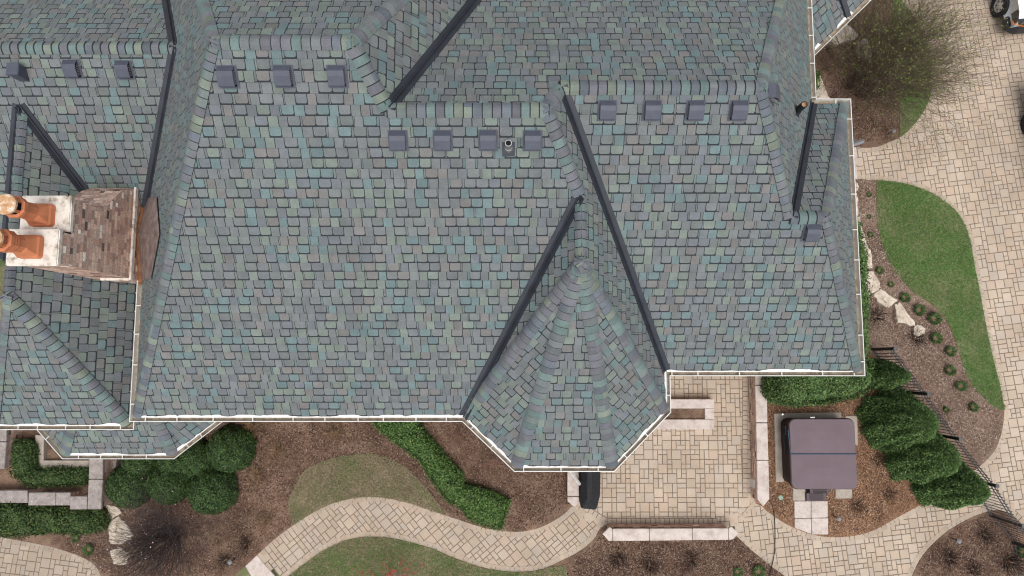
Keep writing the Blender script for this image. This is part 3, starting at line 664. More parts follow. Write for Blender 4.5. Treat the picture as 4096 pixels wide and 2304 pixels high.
DK = [(.035, .018, .012), (.05, .025, .018), (.10, .05, .034), (.10, .055, .04), (.15, .085, .06), (.17, .10, .07), (.26, .18, .13), (.34, .26, .21)]
PK = [(.10, .06, .042), (.17, .105, .075), (.20, .13, .095), (.28, .195, .15), (.36, .275, .22), (.46, .37, .31)]
OK_ = [(.10, .05, .028), (.24, .12, .065), (.36, .21, .125), (.45, .32, .22), (.06, .045, .04)]
vis = lambda a: PX(a)
chips_on(PX([(3250, 0), (3560, 0), (3600, 540), (3430, 580), (3280, 420)]), 7000, .055, DK)
chips_on(PX([(3430, 720), (3500, 724), (3520, 960), (3630, 1160), (3780, 1280), (3840, 1440), (3990, 1650), (3990, 1740), (3930, 1840), (3620, 1560), (3480, 1400), (3470, 1200), (3500, 1100), (3440, 900)]), 11000, .055, PK)
chips_on(PX([(3040, 1600), (3480, 1600), (3560, 1900), (3700, 1990), (3424, 2130), (3283, 2130), (3150, 2085), (3060, 2020)]), 10000, .062, OK_)
chips_on(PX([(3660, 2304), (3710, 2210), (3820, 2110), (3960, 2050), (4060, 2080), (4096, 2304)]), 3500, .055, DK)
chips_on(PX([(2300, 2304), (2290, 2250), (2380, 2170), (2425, 2110), (2900, 2120), (3130, 2304)]), 8000, .05, DK)
chips_on(PX([(650, 1690), (2280, 1690), (2280, 2010), (2150, 2105), (2050, 2115), (1780, 2050), (1600, 1860), (1420, 1815), (1220, 1880), (1150, 2030), (1170, 2090), (1020, 2210), (880, 2300), (420, 2300), (370, 2240), (240, 2185), (450, 2000)]), 26000, .05, DK)
def blades_on(poly, n, z, cols, name='grass'):
    q = rand_in(poly, n)+NR.normal(0, .025, (n, 2)); t = NR.uniform(0, 2*np.pi, n); l = NR.uniform(.018, .05, n)[:, None]
    a = np.stack([np.cos(t), np.sin(t), NR.uniform(.2, 1.1, n)], 1); b = np.stack([-np.sin(t), np.cos(t), np.zeros(n)], 1)
    tag(quads(name, np.column_stack([q, np.full(n, z+.012)])+a*l*.5, a*l, b*.006, pickc(cols, n), 'leaf'), kind='stuff')
GR = [(.045, .12, .018), (.075, .185, .028), (.11, .22, .045), (.07, .15, .028), (.26, .24, .13), (.16, .20, .08)]
DG = [(.11, .12, .045), (.21, .17, .10), (.28, .22, .14), (.13, .17, .05), (.36, .29, .20), (.20, .15, .10)]
blades_on(l1, 4000, .075, GR); blades_on(l2, 20000, .075, GR); blades_on(l3, 9000, .066, DG); blades_on(c6[:-34]+PX([(2262, 2262), (2262, 2315), (1150, 2315)]), 10000, .062, DG+[(.08, .17, .03)]*4)

# ------------------------------------------------------------------ clipped and wild greenery
def leaf_cloud(name, P, Nn, size, cols, parent, w=None, jit=.7, aspect=.55, world=True):
    n = len(P); d = unit(Nn+NR.normal(0, jit, (n, 3))); r = unit(NR.normal(0, 1, (n, 3))); a = unit(np.cross(d, r)); b = np.cross(d, a)
    s = (size*NR.uniform(.6, 1.35, n))[:, None]
    return quads(name, P, a*s, b*s*aspect, pickc(cols, n, .6, 1.35, w), 'leaf', parent, world=world)
BOX = [(.020, .045, .013), (.036, .075, .02), (.056, .11, .030), (.085, .145, .042)]
BRIGHT = [(.034, .076, .018), (.062, .13, .030), (.10, .18, .046), (.145, .225, .064)]
THUJ = [(.034, .068, .022), (.062, .122, .034), (.102, .178, .050), (.155, .23, .074)]
def lump(x, y): return .5+.25*np.sin(x*3.1+1)*np.cos(y*2.7)+.25*np.sin(x*7.3+y*5.1)
def hedge(name, label, poly, h, n, cols, cat='hedge', size=.032, r=.28, group=None, bumps=.18, holes=0.):
    c = sum(poly, V((0, 0, 0)))/len(poly); root = thing(name, label, cat, (c.x, c.y, 0), group)
    q = rand_in(poly, n); d = edge_dist(q, poly); hh = h*np.sqrt(np.clip(1-(1-np.clip(d/r, 0, 1))**2, 0, 1)); lp = lump(q[:, 0], q[:, 1])
    hh = hh*(1-bumps*lp); dep = NR.exponential(.05, n)
    z = .05+np.maximum(hh-dep, NR.uniform(0, .1, n)); nn = np.zeros((n, 3)); nn[:, 2] = 1
    q = q+NR.normal(0, .03, q.shape)
    keep = np.ones(n, bool)
    if holes: keep = (np.sin(q[:, 0]*5.3+2)+np.sin(q[:, 1]*6.1+q[:, 0]*2)+NR.normal(0, .35, n)) > -2+holes
    P = np.column_stack([q, z])
    # sides
    ns = n//3; A = [np.array((p.x, p.y)) for p in poly]; ln = [np.linalg.norm(A[i-1]-A[i]) for i in range(len(A))]; ii = NR.choice(len(A), ns, p=np.array(ln)/sum(ln)); t = NR.uniform(0, 1, ns)
    sp = np.array([A[i]*(1-u)+A[i-1]*u for i, u in zip(ii, t)]); sp += NR.normal(0, .035, sp.shape)
    Q = np.column_stack([sp, .05+NR.uniform(0, 1, ns)**.8*h*.75]); sn = np.zeros((ns, 3)); cc = np.array((c.x, c.y)); sn[:, :2] = sp-cc; sn = unit(sn)
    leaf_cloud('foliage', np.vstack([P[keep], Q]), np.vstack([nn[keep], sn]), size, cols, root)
    cb = MB(); inner = [c+(p-c)*.90 for p in poly]; top = [c+(p-c)*.80 for p in poly]  # added dark body inside the hedge, hides the ground between leaves
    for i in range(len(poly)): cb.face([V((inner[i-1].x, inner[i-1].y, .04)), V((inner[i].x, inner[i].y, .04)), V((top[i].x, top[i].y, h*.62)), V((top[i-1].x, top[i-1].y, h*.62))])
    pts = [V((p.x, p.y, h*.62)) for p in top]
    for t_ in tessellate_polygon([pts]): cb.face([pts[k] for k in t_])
    cb.build('dark_body', 'core', root); return root
def ball(name, label, cx, cy, rx, rz, n, cols, group, size=.03):
    """rounded clipped bush, centre and radius from its outline"""
    root = thing(name, label, 'bush', (cx, cy, 0), group)
    u = unit(NR.normal(0, 1, (n, 3))); u[:, 2] = np.abs(u[:, 2]); k = 1-np.abs(NR.normal(0, .045, n)); k *= 1+.045*np.sin(u[:, 0]*5+cx)*np.cos(u[:, 1]*4+cy)+.025*np.sin(u[:, 0]*13+u[:, 1]*11+cx*3)
    P = u*np.array((rx, rx, rz))*k[:, None]; P[:, 2] += .12
    leaf_cloud('foliage', P, u, size, cols, root, world=False, jit=.55)
    cb = MB(); rg = lambda f, z: [V((rx*f*math.cos(t), rx*f*math.sin(t), z)) for t in [k*math.pi/8 for k in range(16)]]  # added dark dome behind the leaves so no ground shows through
    cb.loft([rg(.75, .02), rg(.9, rz*.3), rg(.82, rz*.65), rg(.5, rz*.92), rg(.1, rz*1.0)]); cb.build('dark_body', 'core', root, world=False); return root
bl = [('round clipped boxwood below the bay roof gutter, the dark one beside the grey coping pillar', 508, 1945, 92), ('clipped boxwood ball between two others, its lower edge facing the bare black shrub', 668, 1935, 88),
      ('clipped boxwood ball standing alone at the lower right of the boxwood cluster', 838, 1965, 98), ('largest boxwood ball of the cluster, farthest right beside the brown mulch', 912, 1800, 96),
      ('clipped boxwood bush tucked under the slanted bay gutter, in the middle of the cluster', 775, 1842, 78), ('low boxwood bush half hidden under the straight bay gutter', 550, 1848, 72), ('boxwood bush wedged between the bay eave and the bush in the middle of the cluster', 690, 1850, 70)]
for lb, x, y, r in bl:
    c = at(x, y, .55); rr = r*21.2/F; ball('boxwood_bush', lb, c.x, c.y, rr, .95 if r > 80 else .8, 9000, BOX, 'clipped boxwood bushes below the bay', size=.026)
curv = PX([(1455, 1640), (1520, 1725), (1580, 1772), (1632, 1807), (1676, 1843), (1708, 1899), (1748, 1951), (1787, 2002), (1851, 2038), (1871, 2074), (1938, 2106), (2002, 2119), (2022, 2060), (2038, 2006), (1966, 1970), (1910, 1955), (1855, 1943), (1847, 1895), (1803, 1859), (1771, 1815), (1728, 1768), (1692, 1728), (1650, 1640)], .4)
hedge('boxwood_hedge', 'bright green curving low hedge between brown mulch and the house bay', curv, .55, 17000, BRIGHT, size=.03, bumps=.3, holes=.25)
hedge('hedge', 'long dark green hedge with tan patches below the stepped stone wall', PX([(-60, 2010), (0, 2012), (110, 2020), (280, 2035), (405, 2045), (425, 2080), (410, 2120), (330, 2135), (200, 2128), (100, 2140), (-60, 2142)], .4), .7, 10000, BOX+[(.11, .13, .04), (.06, .10, .025)], size=.032, bumps=.3)
hedge('hedge', 'green shrub row inside the light well, running along the concrete curb', PX([(120, 1880), (200, 1870), (280, 1872), (352, 1872), (350, 1935), (250, 1942), (150, 1942), (90, 1935), (70, 1905)], .3), .55, 5000, BOX+[(.09, .11, .035)], size=.03, bumps=.35, holes=.3)
hedge('hedge', 'upright green shrub block in the light well beside the left stone wall', PX([(48, 1775), (70, 1762), (118, 1764), (135, 1785), (138, 1850), (140, 1880), (85, 1910), (45, 1900), (38, 1840)], .4), .6, 4500, BOX+[(.09, .12, .03)], size=.03, bumps=.35)
hedge('arborvitae_hedge', 'tall green evergreen hedge along the right side of the house under the long gutter', PX([(3395, 865), (3432, 880), (3452, 950), (3466, 1060), (3474, 1150), (3470, 1300), (3476, 1500), (3380, 1500), (3370, 870)], 1.2), 1.7, 20000, THUJ, size=.034, bumps=.25)
hedge('arborvitae_hedge', 'thick green evergreen hedge below the corner gutter, just above the hot tub', PX([(3088, 1440), (3480, 1440), (3490, 1510), (3470, 1560), (3420, 1588), (3300, 1612), (3200, 1620), (3120, 1614), (3082, 1590), (3074, 1540)], 1.2), 1.75, 30000, THUJ, size=.034, bumps=.3, r=.4)
hedge('arborvitae_hedge', 'sliver of dark green hedge under the upper right gutter beside a limestone boulder', PX([(3245, 285), (3270, 290), (3277, 320), (3272, 350), (3250, 360)], .8), 1.2, 1500, THUJ, size=.045)
def thuja(label, bx, by, r, h, n, tip=(0, 0)):
    c = at(bx, by, 0); root = thing('arborvitae', label, 'evergreen tree', c, 'evergreens along the iron fence')
    t = NR.uniform(0, 1, n)**1.25; a = NR.uniform(0, 2*np.pi, n); prof = (1-t)**.55*(1+.07*np.sin(a*5+t*9)+.06*np.sin(a*11+t*5))
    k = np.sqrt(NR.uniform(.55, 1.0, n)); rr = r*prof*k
    P = np.column_stack([rr*np.cos(a)+tip[0]*t, rr*np.sin(a)+tip[1]*t, .1+t*h]); Nn = np.column_stack([np.cos(a)*.7, np.sin(a)*.7, np.full(n, .7)])
    # flat sprays: leaves elongated outwards
    d = unit(np.column_stack([np.cos(a), np.sin(a), NR.uniform(.2, 1.2, n)])+NR.normal(0, .7, (n, 3))); s = NR.uniform(.022, .046, n)[:, None]; b = unit(np.cross(d, Nn+NR.normal(0, .5, (n, 3))))
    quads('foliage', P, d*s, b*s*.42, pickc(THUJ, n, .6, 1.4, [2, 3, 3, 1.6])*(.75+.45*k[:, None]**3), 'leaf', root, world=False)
    cb = MB(); rg = lambda f, z: [V((r*f*math.cos(q)+tip[0]*z/h, r*f*math.sin(q)+tip[1]*z/h, z)) for q in [k_*math.pi/7 for k_ in range(14)]]  # added dark cone inside the sprays, fills the gaps between them
    cb.loft([rg(.62, .06), rg(.55, h*.3), rg(.36, h*.62), rg(.12, h*.88)]); cb.build('dark_core', 'core', root, world=False)
    return root
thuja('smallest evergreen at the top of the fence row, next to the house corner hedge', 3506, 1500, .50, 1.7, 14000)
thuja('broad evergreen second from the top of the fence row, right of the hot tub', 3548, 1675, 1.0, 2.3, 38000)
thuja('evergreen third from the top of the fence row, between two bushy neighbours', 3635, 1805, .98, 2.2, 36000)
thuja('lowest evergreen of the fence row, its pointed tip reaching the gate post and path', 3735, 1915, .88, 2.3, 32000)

# tufts of young grass-like perennials: one mesh, copied
def tuft_mesh():
    n = 260; a = NR.uniform(0, 2*np.pi, n); r = NR.uniform(.10, .17, n); P = np.column_stack([r*np.cos(a), r*np.sin(a), NR.uniform(.08, .2, n)])
    d = unit(np.column_stack([np.cos(a), np.sin(a), NR.uniform(.4, 1.3, n)])); b = np.column_stack([-np.sin(a), np.cos(a), np.zeros(n)])
    return P, d*NR.uniform(.04, .075, n)[:, None], b*.012
P_, T1_, T2_ = tuft_mesh(); tl_ = ['green perennial tuft with a brown middle, next to the second flagstone', 'round green perennial tuft beside the long pointed flagstone', 'dense round green tuft nearest the lawn edge, above the last flagstone', 'green perennial tuft below the rounded last flagstone', 'pale green ring-shaped tuft with a bare tan centre', 'green ring-shaped tuft left of the lawn, below the pale one', 'upright oval green tuft close against the lawn edge, low in the bed', 'small bright green sprout near the fence, lowest but one in the bed', 'irregular bright green sprout cluster at the lowest end of the lawn bed']
tuft0 = thing('perennial_tuft', tl_[0], 'plant', at(3612, 1192), 'young perennial tufts in the bark bed')
quads('leaves', P_, T1_, T2_, pickc(BRIGHT, len(P_), .6, 1.2)*.75, 'leaf', tuft0, world=False)
na = 60; aa = NR.uniform(0, 6.28, na); qq = np.column_stack([NR.normal(0, .04, na), NR.normal(0, .04, na), NR.uniform(.05, .09, na)])
quads('dry_centre', qq, np.column_stack([np.cos(aa), np.sin(aa), .3+0*aa])*.04, np.column_stack([-np.sin(aa), np.cos(aa), 0*aa])*.008, pickc([(.30, .2, .12), (.2, .13, .08)], na), 'leaf', tuft0, world=False)
for i, (x, y, s) in enumerate([(3612, 1192, .88), (3668, 1241, 1.0), (3728, 1275, 1.14), (3735, 1353, 1.0), (3793, 1405, .92), (3792, 1482, .9), (3837, 1544, .85), (3780, 1638, .55), (3886, 1628, .8)]):
    o = tuft0 if i == 0 else copy_tree(tuft0); o['label'] = tl_[i]; o.location = at(x, y, .05); o.scale = (s, s*(1 if i != 6 else 1.25), s); o.rotation_euler = (0, 0, i*1.3)
for i, (x, y, s, lb) in enumerate([(3474, 780, .45, 'sparse sprouting plant nearest the doorstep slab, in red bark'), (3474, 868, .4, 'sparse sprouting plant in red bark, second below the doorstep slab'), (3480, 940, .5, 'sprouting plant in red bark beside the notched flagstone'), (3514, 1082, .7, 'leafy green sprout between flagstone and lawn, halfway down the narrow bed'), (3560, 1138, .55, 'leafy sprout between lawn and the broad flagstone'),
                                  (308, 2150, .7, 'small green sprout under the long dark hedge'), (360, 2196, .9, 'bright green sprout with white flowers by the left path'), (2948, 2286, .8, 'small green sprout in the lower bed, left of its brighter neighbour'), (3030, 2284, 1.1, 'bright green leafy plant at the bottom edge by the path'), (4082, 2202, 1.0, 'green leafy plant behind the iron fence at the right edge')]):
    o = copy_tree(tuft0); o['label'] = lb; o.location = at(x, y, .05); o.scale = (s, s, s*.8); o.rotation_euler = (0, 0, i*.9+.4); o['group'] = 'small sprouting plants'

# branching shrubs
def grow(mb, p, d, L, r, depth, col, tips, up=.12, spread=.5, split=(2, 3), jit=.16):
    n = max(2, int(L/.16)); q = p.copy(); dd = d.copy()
    for k in range(n):
        dd = (dd+V((R.gauss(0, jit), R.gauss(0, jit), R.gauss(0, jit)+up*.3))).normalized(); e = q+dd*(L/n); r1 = r*(1-.45*(k+1)/n)
        mb.tube(q, e, r*(1-.45*k/n), r1, 3, 0, mul(col, R.uniform(.7, 1.3)), cap=False)
        tips.append((e.copy(), dd.copy(), depth))
        if depth > 0 and k >= n//3 and R.random() < .8:
            s = (dd+V((R.gauss(0, spread), R.gauss(0, spread), R.gauss(0, spread*.6)))).normalized(); grow(mb, e, s, L*R.uniform(.4, .7), r1*.7, depth-1, col, tips, up, spread, split, jit)
        q = e
def shrub(name, label, base, stems, lean, L, r, depth, col, sprd, leaves=None, nleaf=0, lsize=.02, cat='shrub', group=None, up=.12, bsp=.12, lmat=None):
    root = thing(name, label, cat, base, group); mb = MB(); tips = []
    for i in range(stems):
        a = 2*math.pi*i/stems+R.uniform(-.3, .3); k = R.uniform(.15, 1)*sprd
        d = V((math.cos(a)*k+lean[0], math.sin(a)*k+lean[1], 1)).normalized(); o = V((math.cos(a)*bsp*R.random(), math.sin(a)*bsp*R.random(), 0))
        grow(mb, o, d, L*R.uniform(.75, 1.1), r*R.uniform(.6, 1.1), depth, col, tips, up, .42)
    mb.build('branches', 'bark', root, world=False)
    if nleaf:
        tp = [t for t in tips if t[2] < max(1, depth)]; idx = NR.choice(len(tp), nleaf)
        P = np.array([tp[i][0] for i in idx])+NR.normal(0, .035, (nleaf, 3)); leaf_cloud('leaves', P, np.tile((0, 0, 1.), (nleaf, 1)), lsize, leaves, root, world=False, jit=.9)
    return root
shrub('budding_shrub', 'large twiggy shrub with fresh green buds overhanging the driveway edge', at(3425, 352), 120, (.36, .15), 2.7, .0125, 2, (.125, .092, .066), .80, [(.14, .20, .035), (.20, .26, .06), (.11, .15, .03)], 9000, .022, bsp=.45)
shrub('bare_shrub', 'leafless dark-branched shrub with a few pale pink blossoms in front of the boxwood', at(700, 2135), 170, (-.16, -.06), 1.5, .0095, 2, (.075, .058, .055), 1.3, [(.75, .5, .6), (.8, .7, .75)], 110, .022, bsp=.15)
sap = shrub('red_maple_sapling', 'small tree with red budding twigs rising at the bottom edge over the lawn', at(1560, 2345), 7, (0, .25), 1.15, .014, 2, (.20, .15, .14), .75, [(.38, .035, .03), (.50, .06, .05), (.28, .05, .03)], 520, .026, cat='tree', bsp=.05)
dead = [(3510, 1838, .55, 'dry twiggy bush nearest the right side of the hot tub'), (3552, 1975, .55, 'dry twiggy bush in the chip bed between hot tub and curved path'), (3425, 2025, .6, 'dry twiggy bush right of the stepping stones'),
        (3935, 2140, .7, 'dark leafless bush closest to the gate post, lower right bed'), (3795, 2232, .7, 'dark leafless bush next to the round path light, lower right bed'), (4030, 2245, .8, 'widest dark leafless bush against the iron fence, lower right bed'), (3885, 2275, .6, 'dark leafless bush at the bottom edge, lower right bed'),
        (985, 2175, .6, 'dark leafless bush left of the brown lawn, by the curved path'), (905, 2235, .6, 'dark leafless bush above the path light near the stone slab'), (3660, 1355, .7, 'grey leafless twigs sprawling over the bark beside the last flagstone'), (3500, 1265, .7, 'grey leafless twigs between the tall hedge and the flagstones'),
        (2470, 2235, .7, 'brown dead bush at the left of the bed below the low brick wall'), (2600, 2262, .7, 'brown dead bush in the middle of the bed below the low brick wall'), (2760, 2235, .7, 'brown dead bush at the right of the bed below the low brick wall')]
proto = None
for i, (x, y, s, lb) in enumerate(dead):
    dark = (3700 < x and y > 2000) or x < 1000
    if i in (0, 3): proto = shrub('dormant_bush', lb, at(x, y), 48, (0, 0), .40, .009, 1, (.03, .02, .016) if i == 3 else (.09, .055, .035), 1.15, group='dormant twiggy bushes', bsp=.12, up=-.05); o = proto
    else: o = copy_tree(proto)
    o['label'] = lb; o.location = at(x, y, .04); o.scale = (s*1.4, s*1.4, s*1.2); o.rotation_euler = (0, 0, i*2.1)
def dry_clump(x, y, s, lb, col, rad=.35):
    root = thing('dry_grass_clump', lb, 'grass clump', at(x, y, .03), 'dry tan grass clumps'); n = 420; a = NR.uniform(0, 2*np.pi, n); r = np.abs(NR.normal(0, .5, n))*rad*s
    P = np.column_stack([r*np.cos(a), r*np.sin(a), NR.uniform(.05, .3, n)]); t = a+NR.normal(0, .7, n); d = unit(np.column_stack([np.cos(t), np.sin(t), NR.uniform(.1, .8, n)])); b = unit(np.cross(d, np.tile((0, 0, 1.), (n, 1))))
    quads('blades', P, d*NR.uniform(.05, .13, n)[:, None], b*.005, pickc(col, n), 'leaf', root, world=False)
TN = [(.24, .14, .07), (.32, .21, .12), (.16, .09, .05), (.10, .06, .035), (.10, .06, .04)]; PK2 = [(.20, .11, .075), (.28, .17, .12), (.13, .075, .05)]
for x, y, s, lb, c in [(1010, 1700, 1.2, 'tan dry grass clump under the gutter, right of the largest boxwood ball', TN), (1110, 1800, 1.2, 'tan dry grass clump in the mulch above the brown lawn', TN), (1340, 1725, 1.1, 'orange-tan dry grass clump below the long gutter, left of the curving hedge', TN), (1030, 1900, 1.1, 'tan dry grass clump beside the lower right boxwood ball', TN),
                       (1840, 1745, 1.2, 'reddish dry stems right of the curving hedge, near the tower gutter', PK2), (1980, 1850, 1.3, 'reddish dry stems sprawling under the slanted tower gutter', PK2), (3330, 210, 1.5, 'tangled dry straw under the diagonal porch gutter', [(.30, .21, .15), (.40, .29, .2), (.2, .12, .08)]), (3300, 270, 1.3, 'dark tangled straw beside the upper right gutter and boulders', [(.2, .12, .08), (.28, .19, .13), (.1, .06, .04)]), (1060, 2080, 1.2, 'pale dry grass clump left of the brown lawn', TN)]: dry_clump(x, y, s, lb, c)

# ------------------------------------------------------------------ stones
def rock(label, px, z=.22, m='flagstone', grp='limestone flagstones around the house', name='flagstone'):
    pts = []
    base = PX(px, z)
    for a, b in zip(base, base[1:]+base[:1]):
        for k in range(4):
            t = k/4; p = a+(b-a)*t; p = p+V((R.gauss(0, .014), R.gauss(0, .014), 0)) if k else p; pts.append(p)
    c = sum(pts, V((0, 0, 0)))/len(pts); mb = MB()
    if sum(a.x*b.y-b.x*a.y for a, b in zip(pts, pts[1:]+pts[:1])) < 0: pts.reverse()
    ring = lambda f, zz, j=0: [V((c.x+(p.x-c.x)*f, c.y+(p.y-c.y)*f, zz+R.gauss(0, j))) for p in pts]
    rs = [ring(1.0, 0), ring(1.02, z*.55, .01), ring(.99, z*.9, .008), ring(.93, z, .008), ring(.6, z+.015, .012), ring(.25, z+.02, .012)]
    mb.loft(rs, cap=False); mb.face(rs[-1])
    tag(mb.build(name, m), label, 'stone', grp)
rock('narrow pale limestone block just below the doorstep slab', [(3412, 722), (3425, 725), (3436, 745), (3430, 765), (3410, 760)], .25)
rock('long pale limestone block along the gutter, between doorstep and notched stone', [(3412, 765), (3428, 770), (3432, 810), (3434, 862), (3416, 868), (3410, 820)], .25)
rock('notched pale limestone block where the tall hedge begins', [(3420, 870), (3442, 862), (3446, 900), (3460, 940), (3466, 980), (3440, 960), (3424, 910)], .25)
rock('tall pale limestone block squeezed between tall hedge and bark bed', [(3452, 960), (3468, 975), (3485, 1010), (3492, 1070), (3462, 1072), (3450, 1020)], .25)
rock('broad cream flagstone at the edge of the tall hedge, above the two loose ones', [(3464, 1085), (3494, 1083), (3515, 1120), (3524, 1150), (3500, 1168), (3475, 1182), (3462, 1140)], .22)
rock('cream flagstone with chipped lower edge, second of the stepping row', [(3494, 1178), (3522, 1154), (3592, 1200), (3572, 1220), (3556, 1232), (3542, 1230), (3512, 1206)], .2)
rock('long pointed cream flagstone, third of the stepping row', [(3580, 1214), (3602, 1208), (3628, 1250), (3662, 1290), (3662, 1308), (3626, 1294), (3590, 1290), (3584, 1250)], .2)
rock('small rounded pale stone ending the stepping row', [(3650, 1312), (3672, 1296), (3702, 1312), (3702, 1334), (3672, 1346), (3656, 1334)], .15)
rock('big rough limestone boulder at the tip of the porch gutter', [(3330, 140), (3382, 86), (3412, 112), (3436, 138), (3420, 158), (3384, 164), (3350, 180), (3322, 170)], .35)
rock('speckled limestone boulder beside the budding shrub', [(3430, 160), (3468, 152), (3484, 185), (3490, 222), (3462, 242), (3440, 210)], .3)
rock('narrow limestone boulder beside the dark hedge sliver, upper of two', [(3268, 290), (3280, 300), (3294, 326), (3296, 340), (3272, 342), (3266, 320)], .3)
rock('pale limestone boulder touching the short gutter corner', [(3264, 348), (3300, 342), (3308, 370), (3322, 400), (3266, 402)], .3)
rock('pale flat stone at the foot of the coping pillar, under the dark boxwood', [(424, 2020), (468, 2030), (488, 2052), (456, 2070), (442, 2082), (428, 2060)], .12)
rock('rough pale stone overgrown by the leafless dark shrub', [(436, 2090), (474, 2064), (498, 2090), (532, 2140), (520, 2160), (480, 2180), (440, 2175), (432, 2120)], .12)
rock('grey boulder between coping pillar and boxwood', [(434, 1838), (466, 1838), (462, 1870), (446, 1884), (436, 1866)], .3, 'coping_dark')
rock('pale rough stone under the twig tips at the lower left path', [(440, 2200), (478, 2190), (520, 2215), (500, 2260), (452, 2258)], .1)
def slabs(label, px, z, m, cat, name, grp=None, kind=None):
    mb = MB(); mb.prism(PX(px, z), -.03, z); return tag(mb.build(name, m, bevel=.012), label, cat, grp, kind)
slabs('pale limestone threshold slab across the curved path end', [(980, 2264), (1028, 2221), (1104, 2310), (1020, 2330)], .06, 'coping', 'stone slab', 'stone_slab')
slabs('long pale limestone doorstep under the right gutter', [(3385, 590), (3426, 590), (3430, 716), (3385, 716)], .12, 'coping', 'doorstep', 'doorstep')
# ------------------------------------------------------------------ low brick walls with coping
def wall(label, foot_px, cap_px, h, cap_t=.09, m='coping', joints=(), name='garden_wall', z0=0):
    if foot_px is None:
        q = [p for cp in cap_px for p in PX(cp, h)]; x0, x1, y0_, y1_ = min(p.x for p in q)+.05, max(p.x for p in q)-.05, min(p.y for p in q)+.05, max(p.y for p in q)-.05
        fp = [V((x0, y0_, 0)), V((x1, y0_, 0)), V((x1, y1_, 0)), V((x0, y1_, 0))]
    else: fp = PX(foot_px, 0)
    root = thing(name, label, 'wall', sum(fp, V((0, 0, 0)))/len(fp))
    mb = MB(); pts = list(fp)
    if sum(a.x*b.y-b.x*a.y for a, b in zip(pts, pts[1:]+pts[:1])) < 0: pts.reverse()
    for a, b in zip(pts, pts[1:]+pts[:1]): brickface(mb, [V((a.x, a.y, z0)), V((b.x, b.y, z0)), V((b.x, b.y, h-cap_t)), V((a.x, a.y, h-cap_t))])
    mb.build('brickwork', ['brick', 'mortar'], root)
    for cp in cap_px:
        s_ = MB(); c = PX(cp, h); cc = sum(c, V((0, 0, 0)))/len(c); c = [cc+(p-cc)*(1-.004/max(.2, (p-cc).length)) for p in c]
        s_.prism(c, h-cap_t, h); s_.build('coping_stone', m, root, bevel=.01)
    return root
wall('long brick wall with pale coping dividing patio from hot tub', [(2999, 1470), (3042, 1470), (3044, 1990), (3030, 2008), (3004, 1985)],
     [[(3019, 1465), (3066, 1465), (3068, 1540), (3021, 1540)], [(3021, 1542), (3068, 1542), (3070, 1690), (3025, 1690)], [(3025, 1692), (3070, 1692), (3074, 1840), (3028, 1840)], [(3028, 1842), (3074, 1842), (3078, 1996), (3054, 2026), (3030, 1998)]], .62)
wall('low brick seat wall with pale pointed coping ends below the patio', [(2424, 2100), (2438, 2094), (2878, 2094), (2900, 2108), (2895, 2130), (2440, 2132)],
     [[(2410, 2136), (2438, 2108), (2450, 2115), (2450, 2164), (2436, 2165)], [(2451, 2115), (2597, 2115), (2597, 2163), (2451, 2164)], [(2598, 2115), (2769, 2114), (2769, 2161), (2598, 2163)], [(2770, 2114), (2914, 2113), (2914, 2160), (2770, 2161)], [(2915, 2113), (2925, 2106), (2956, 2133), (2932, 2158), (2915, 2160)]], .60)
wall('short stub wall with pale pointed coping beside the black grill cover', [(2276, 1800), (2312, 1800), (2312, 1990), (2296, 2008), (2276, 1990)], [[(2270, 1800), (2314, 1800), (2316, 1985), (2270, 1985)], [(2270, 1987), (2316, 1987), (2318, 2010), (2297, 2029), (2270, 2005)]], .6)
wall('grey coping wall at the far left edge of the light well', None, [[(-80, 1640), (27, 1640), (26, 1766), (-80, 1766)], [(-80, 1768), (26, 1768), (18, 1876), (-80, 1876)]], .75, m='coping_dark')
wall('lowest step of the grey stepped coping wall, leftmost', None, [[(-80, 1962), (110, 1962), (112, 2012), (-80, 2012)]], .5, m='coping_dark')
wall('middle step of the grey stepped coping wall above the long hedge', None, [[(114, 1970), (222, 1970), (222, 2022), (112, 2022)], [(223, 1970), (282, 1970), (280, 2022), (223, 2022)]], .68, m='coping_dark')
wall('top step of the grey stepped coping wall joining the pillar', None, [[(281, 1985), (349, 1985), (347, 2038), (278, 2038)]], .86, m='coping_dark')
wall('grey coping pillar wall running from the bay gutter down to the boxwood', None, [[(358, 1790), (412, 1790), (411, 1916), (354, 1916)], [(354, 1918), (411, 1918), (404, 2038), (349, 2038)]], .86, m='coping_dark')
mb = MB(); mb.prism(PX([(141, 1740), (176, 1742), (174, 1842), (356, 1842), (356, 1874), (170, 1874), (141, 1850)], .2), -.05, .2); tag(mb.build('window_well_curb', 'concrete', bevel=.01), 'L-shaped concrete curb around the basement window well', 'curb')
# planter
root = thing('planter', 'rectangular cream stone planter filled with dark bark on the patio', 'planter', at(2740, 1656)); Zp = .42
for nm, cp in (('stone_rim', [(2560, 1597), (2857, 1597), (2857, 1634), (2560, 1634)]), ('stone_rim', [(2560, 1678), (2857, 1678), (2857, 1717), (2560, 1717)]), ('stone_rim', [(2820, 1635), (2857, 1635), (2857, 1677), (2820, 1677)]), ('stone_rim', [(2560, 1635), (2640, 1635), (2640, 1677), (2560, 1677)])):
    mb = MB(); mb.prism(PX(cp, Zp), 0, Zp); mb.build(nm, 'coping', root, bevel=.008)
mb = MB(); mb.prism(PX([(2638, 1632), (2822, 1632), (2822, 1680), (2638, 1680)], Zp), 0, Zp-.09); mb.build('bark_fill', 'mulch', root)
tag(slabs('white plastic cover plate fixed to the patio side of the long brick wall', [(3016, 1918), (3026, 1918), (3027, 1954), (3017, 1954)], .35, 'white', 'cover plate', 'cover_plate'))

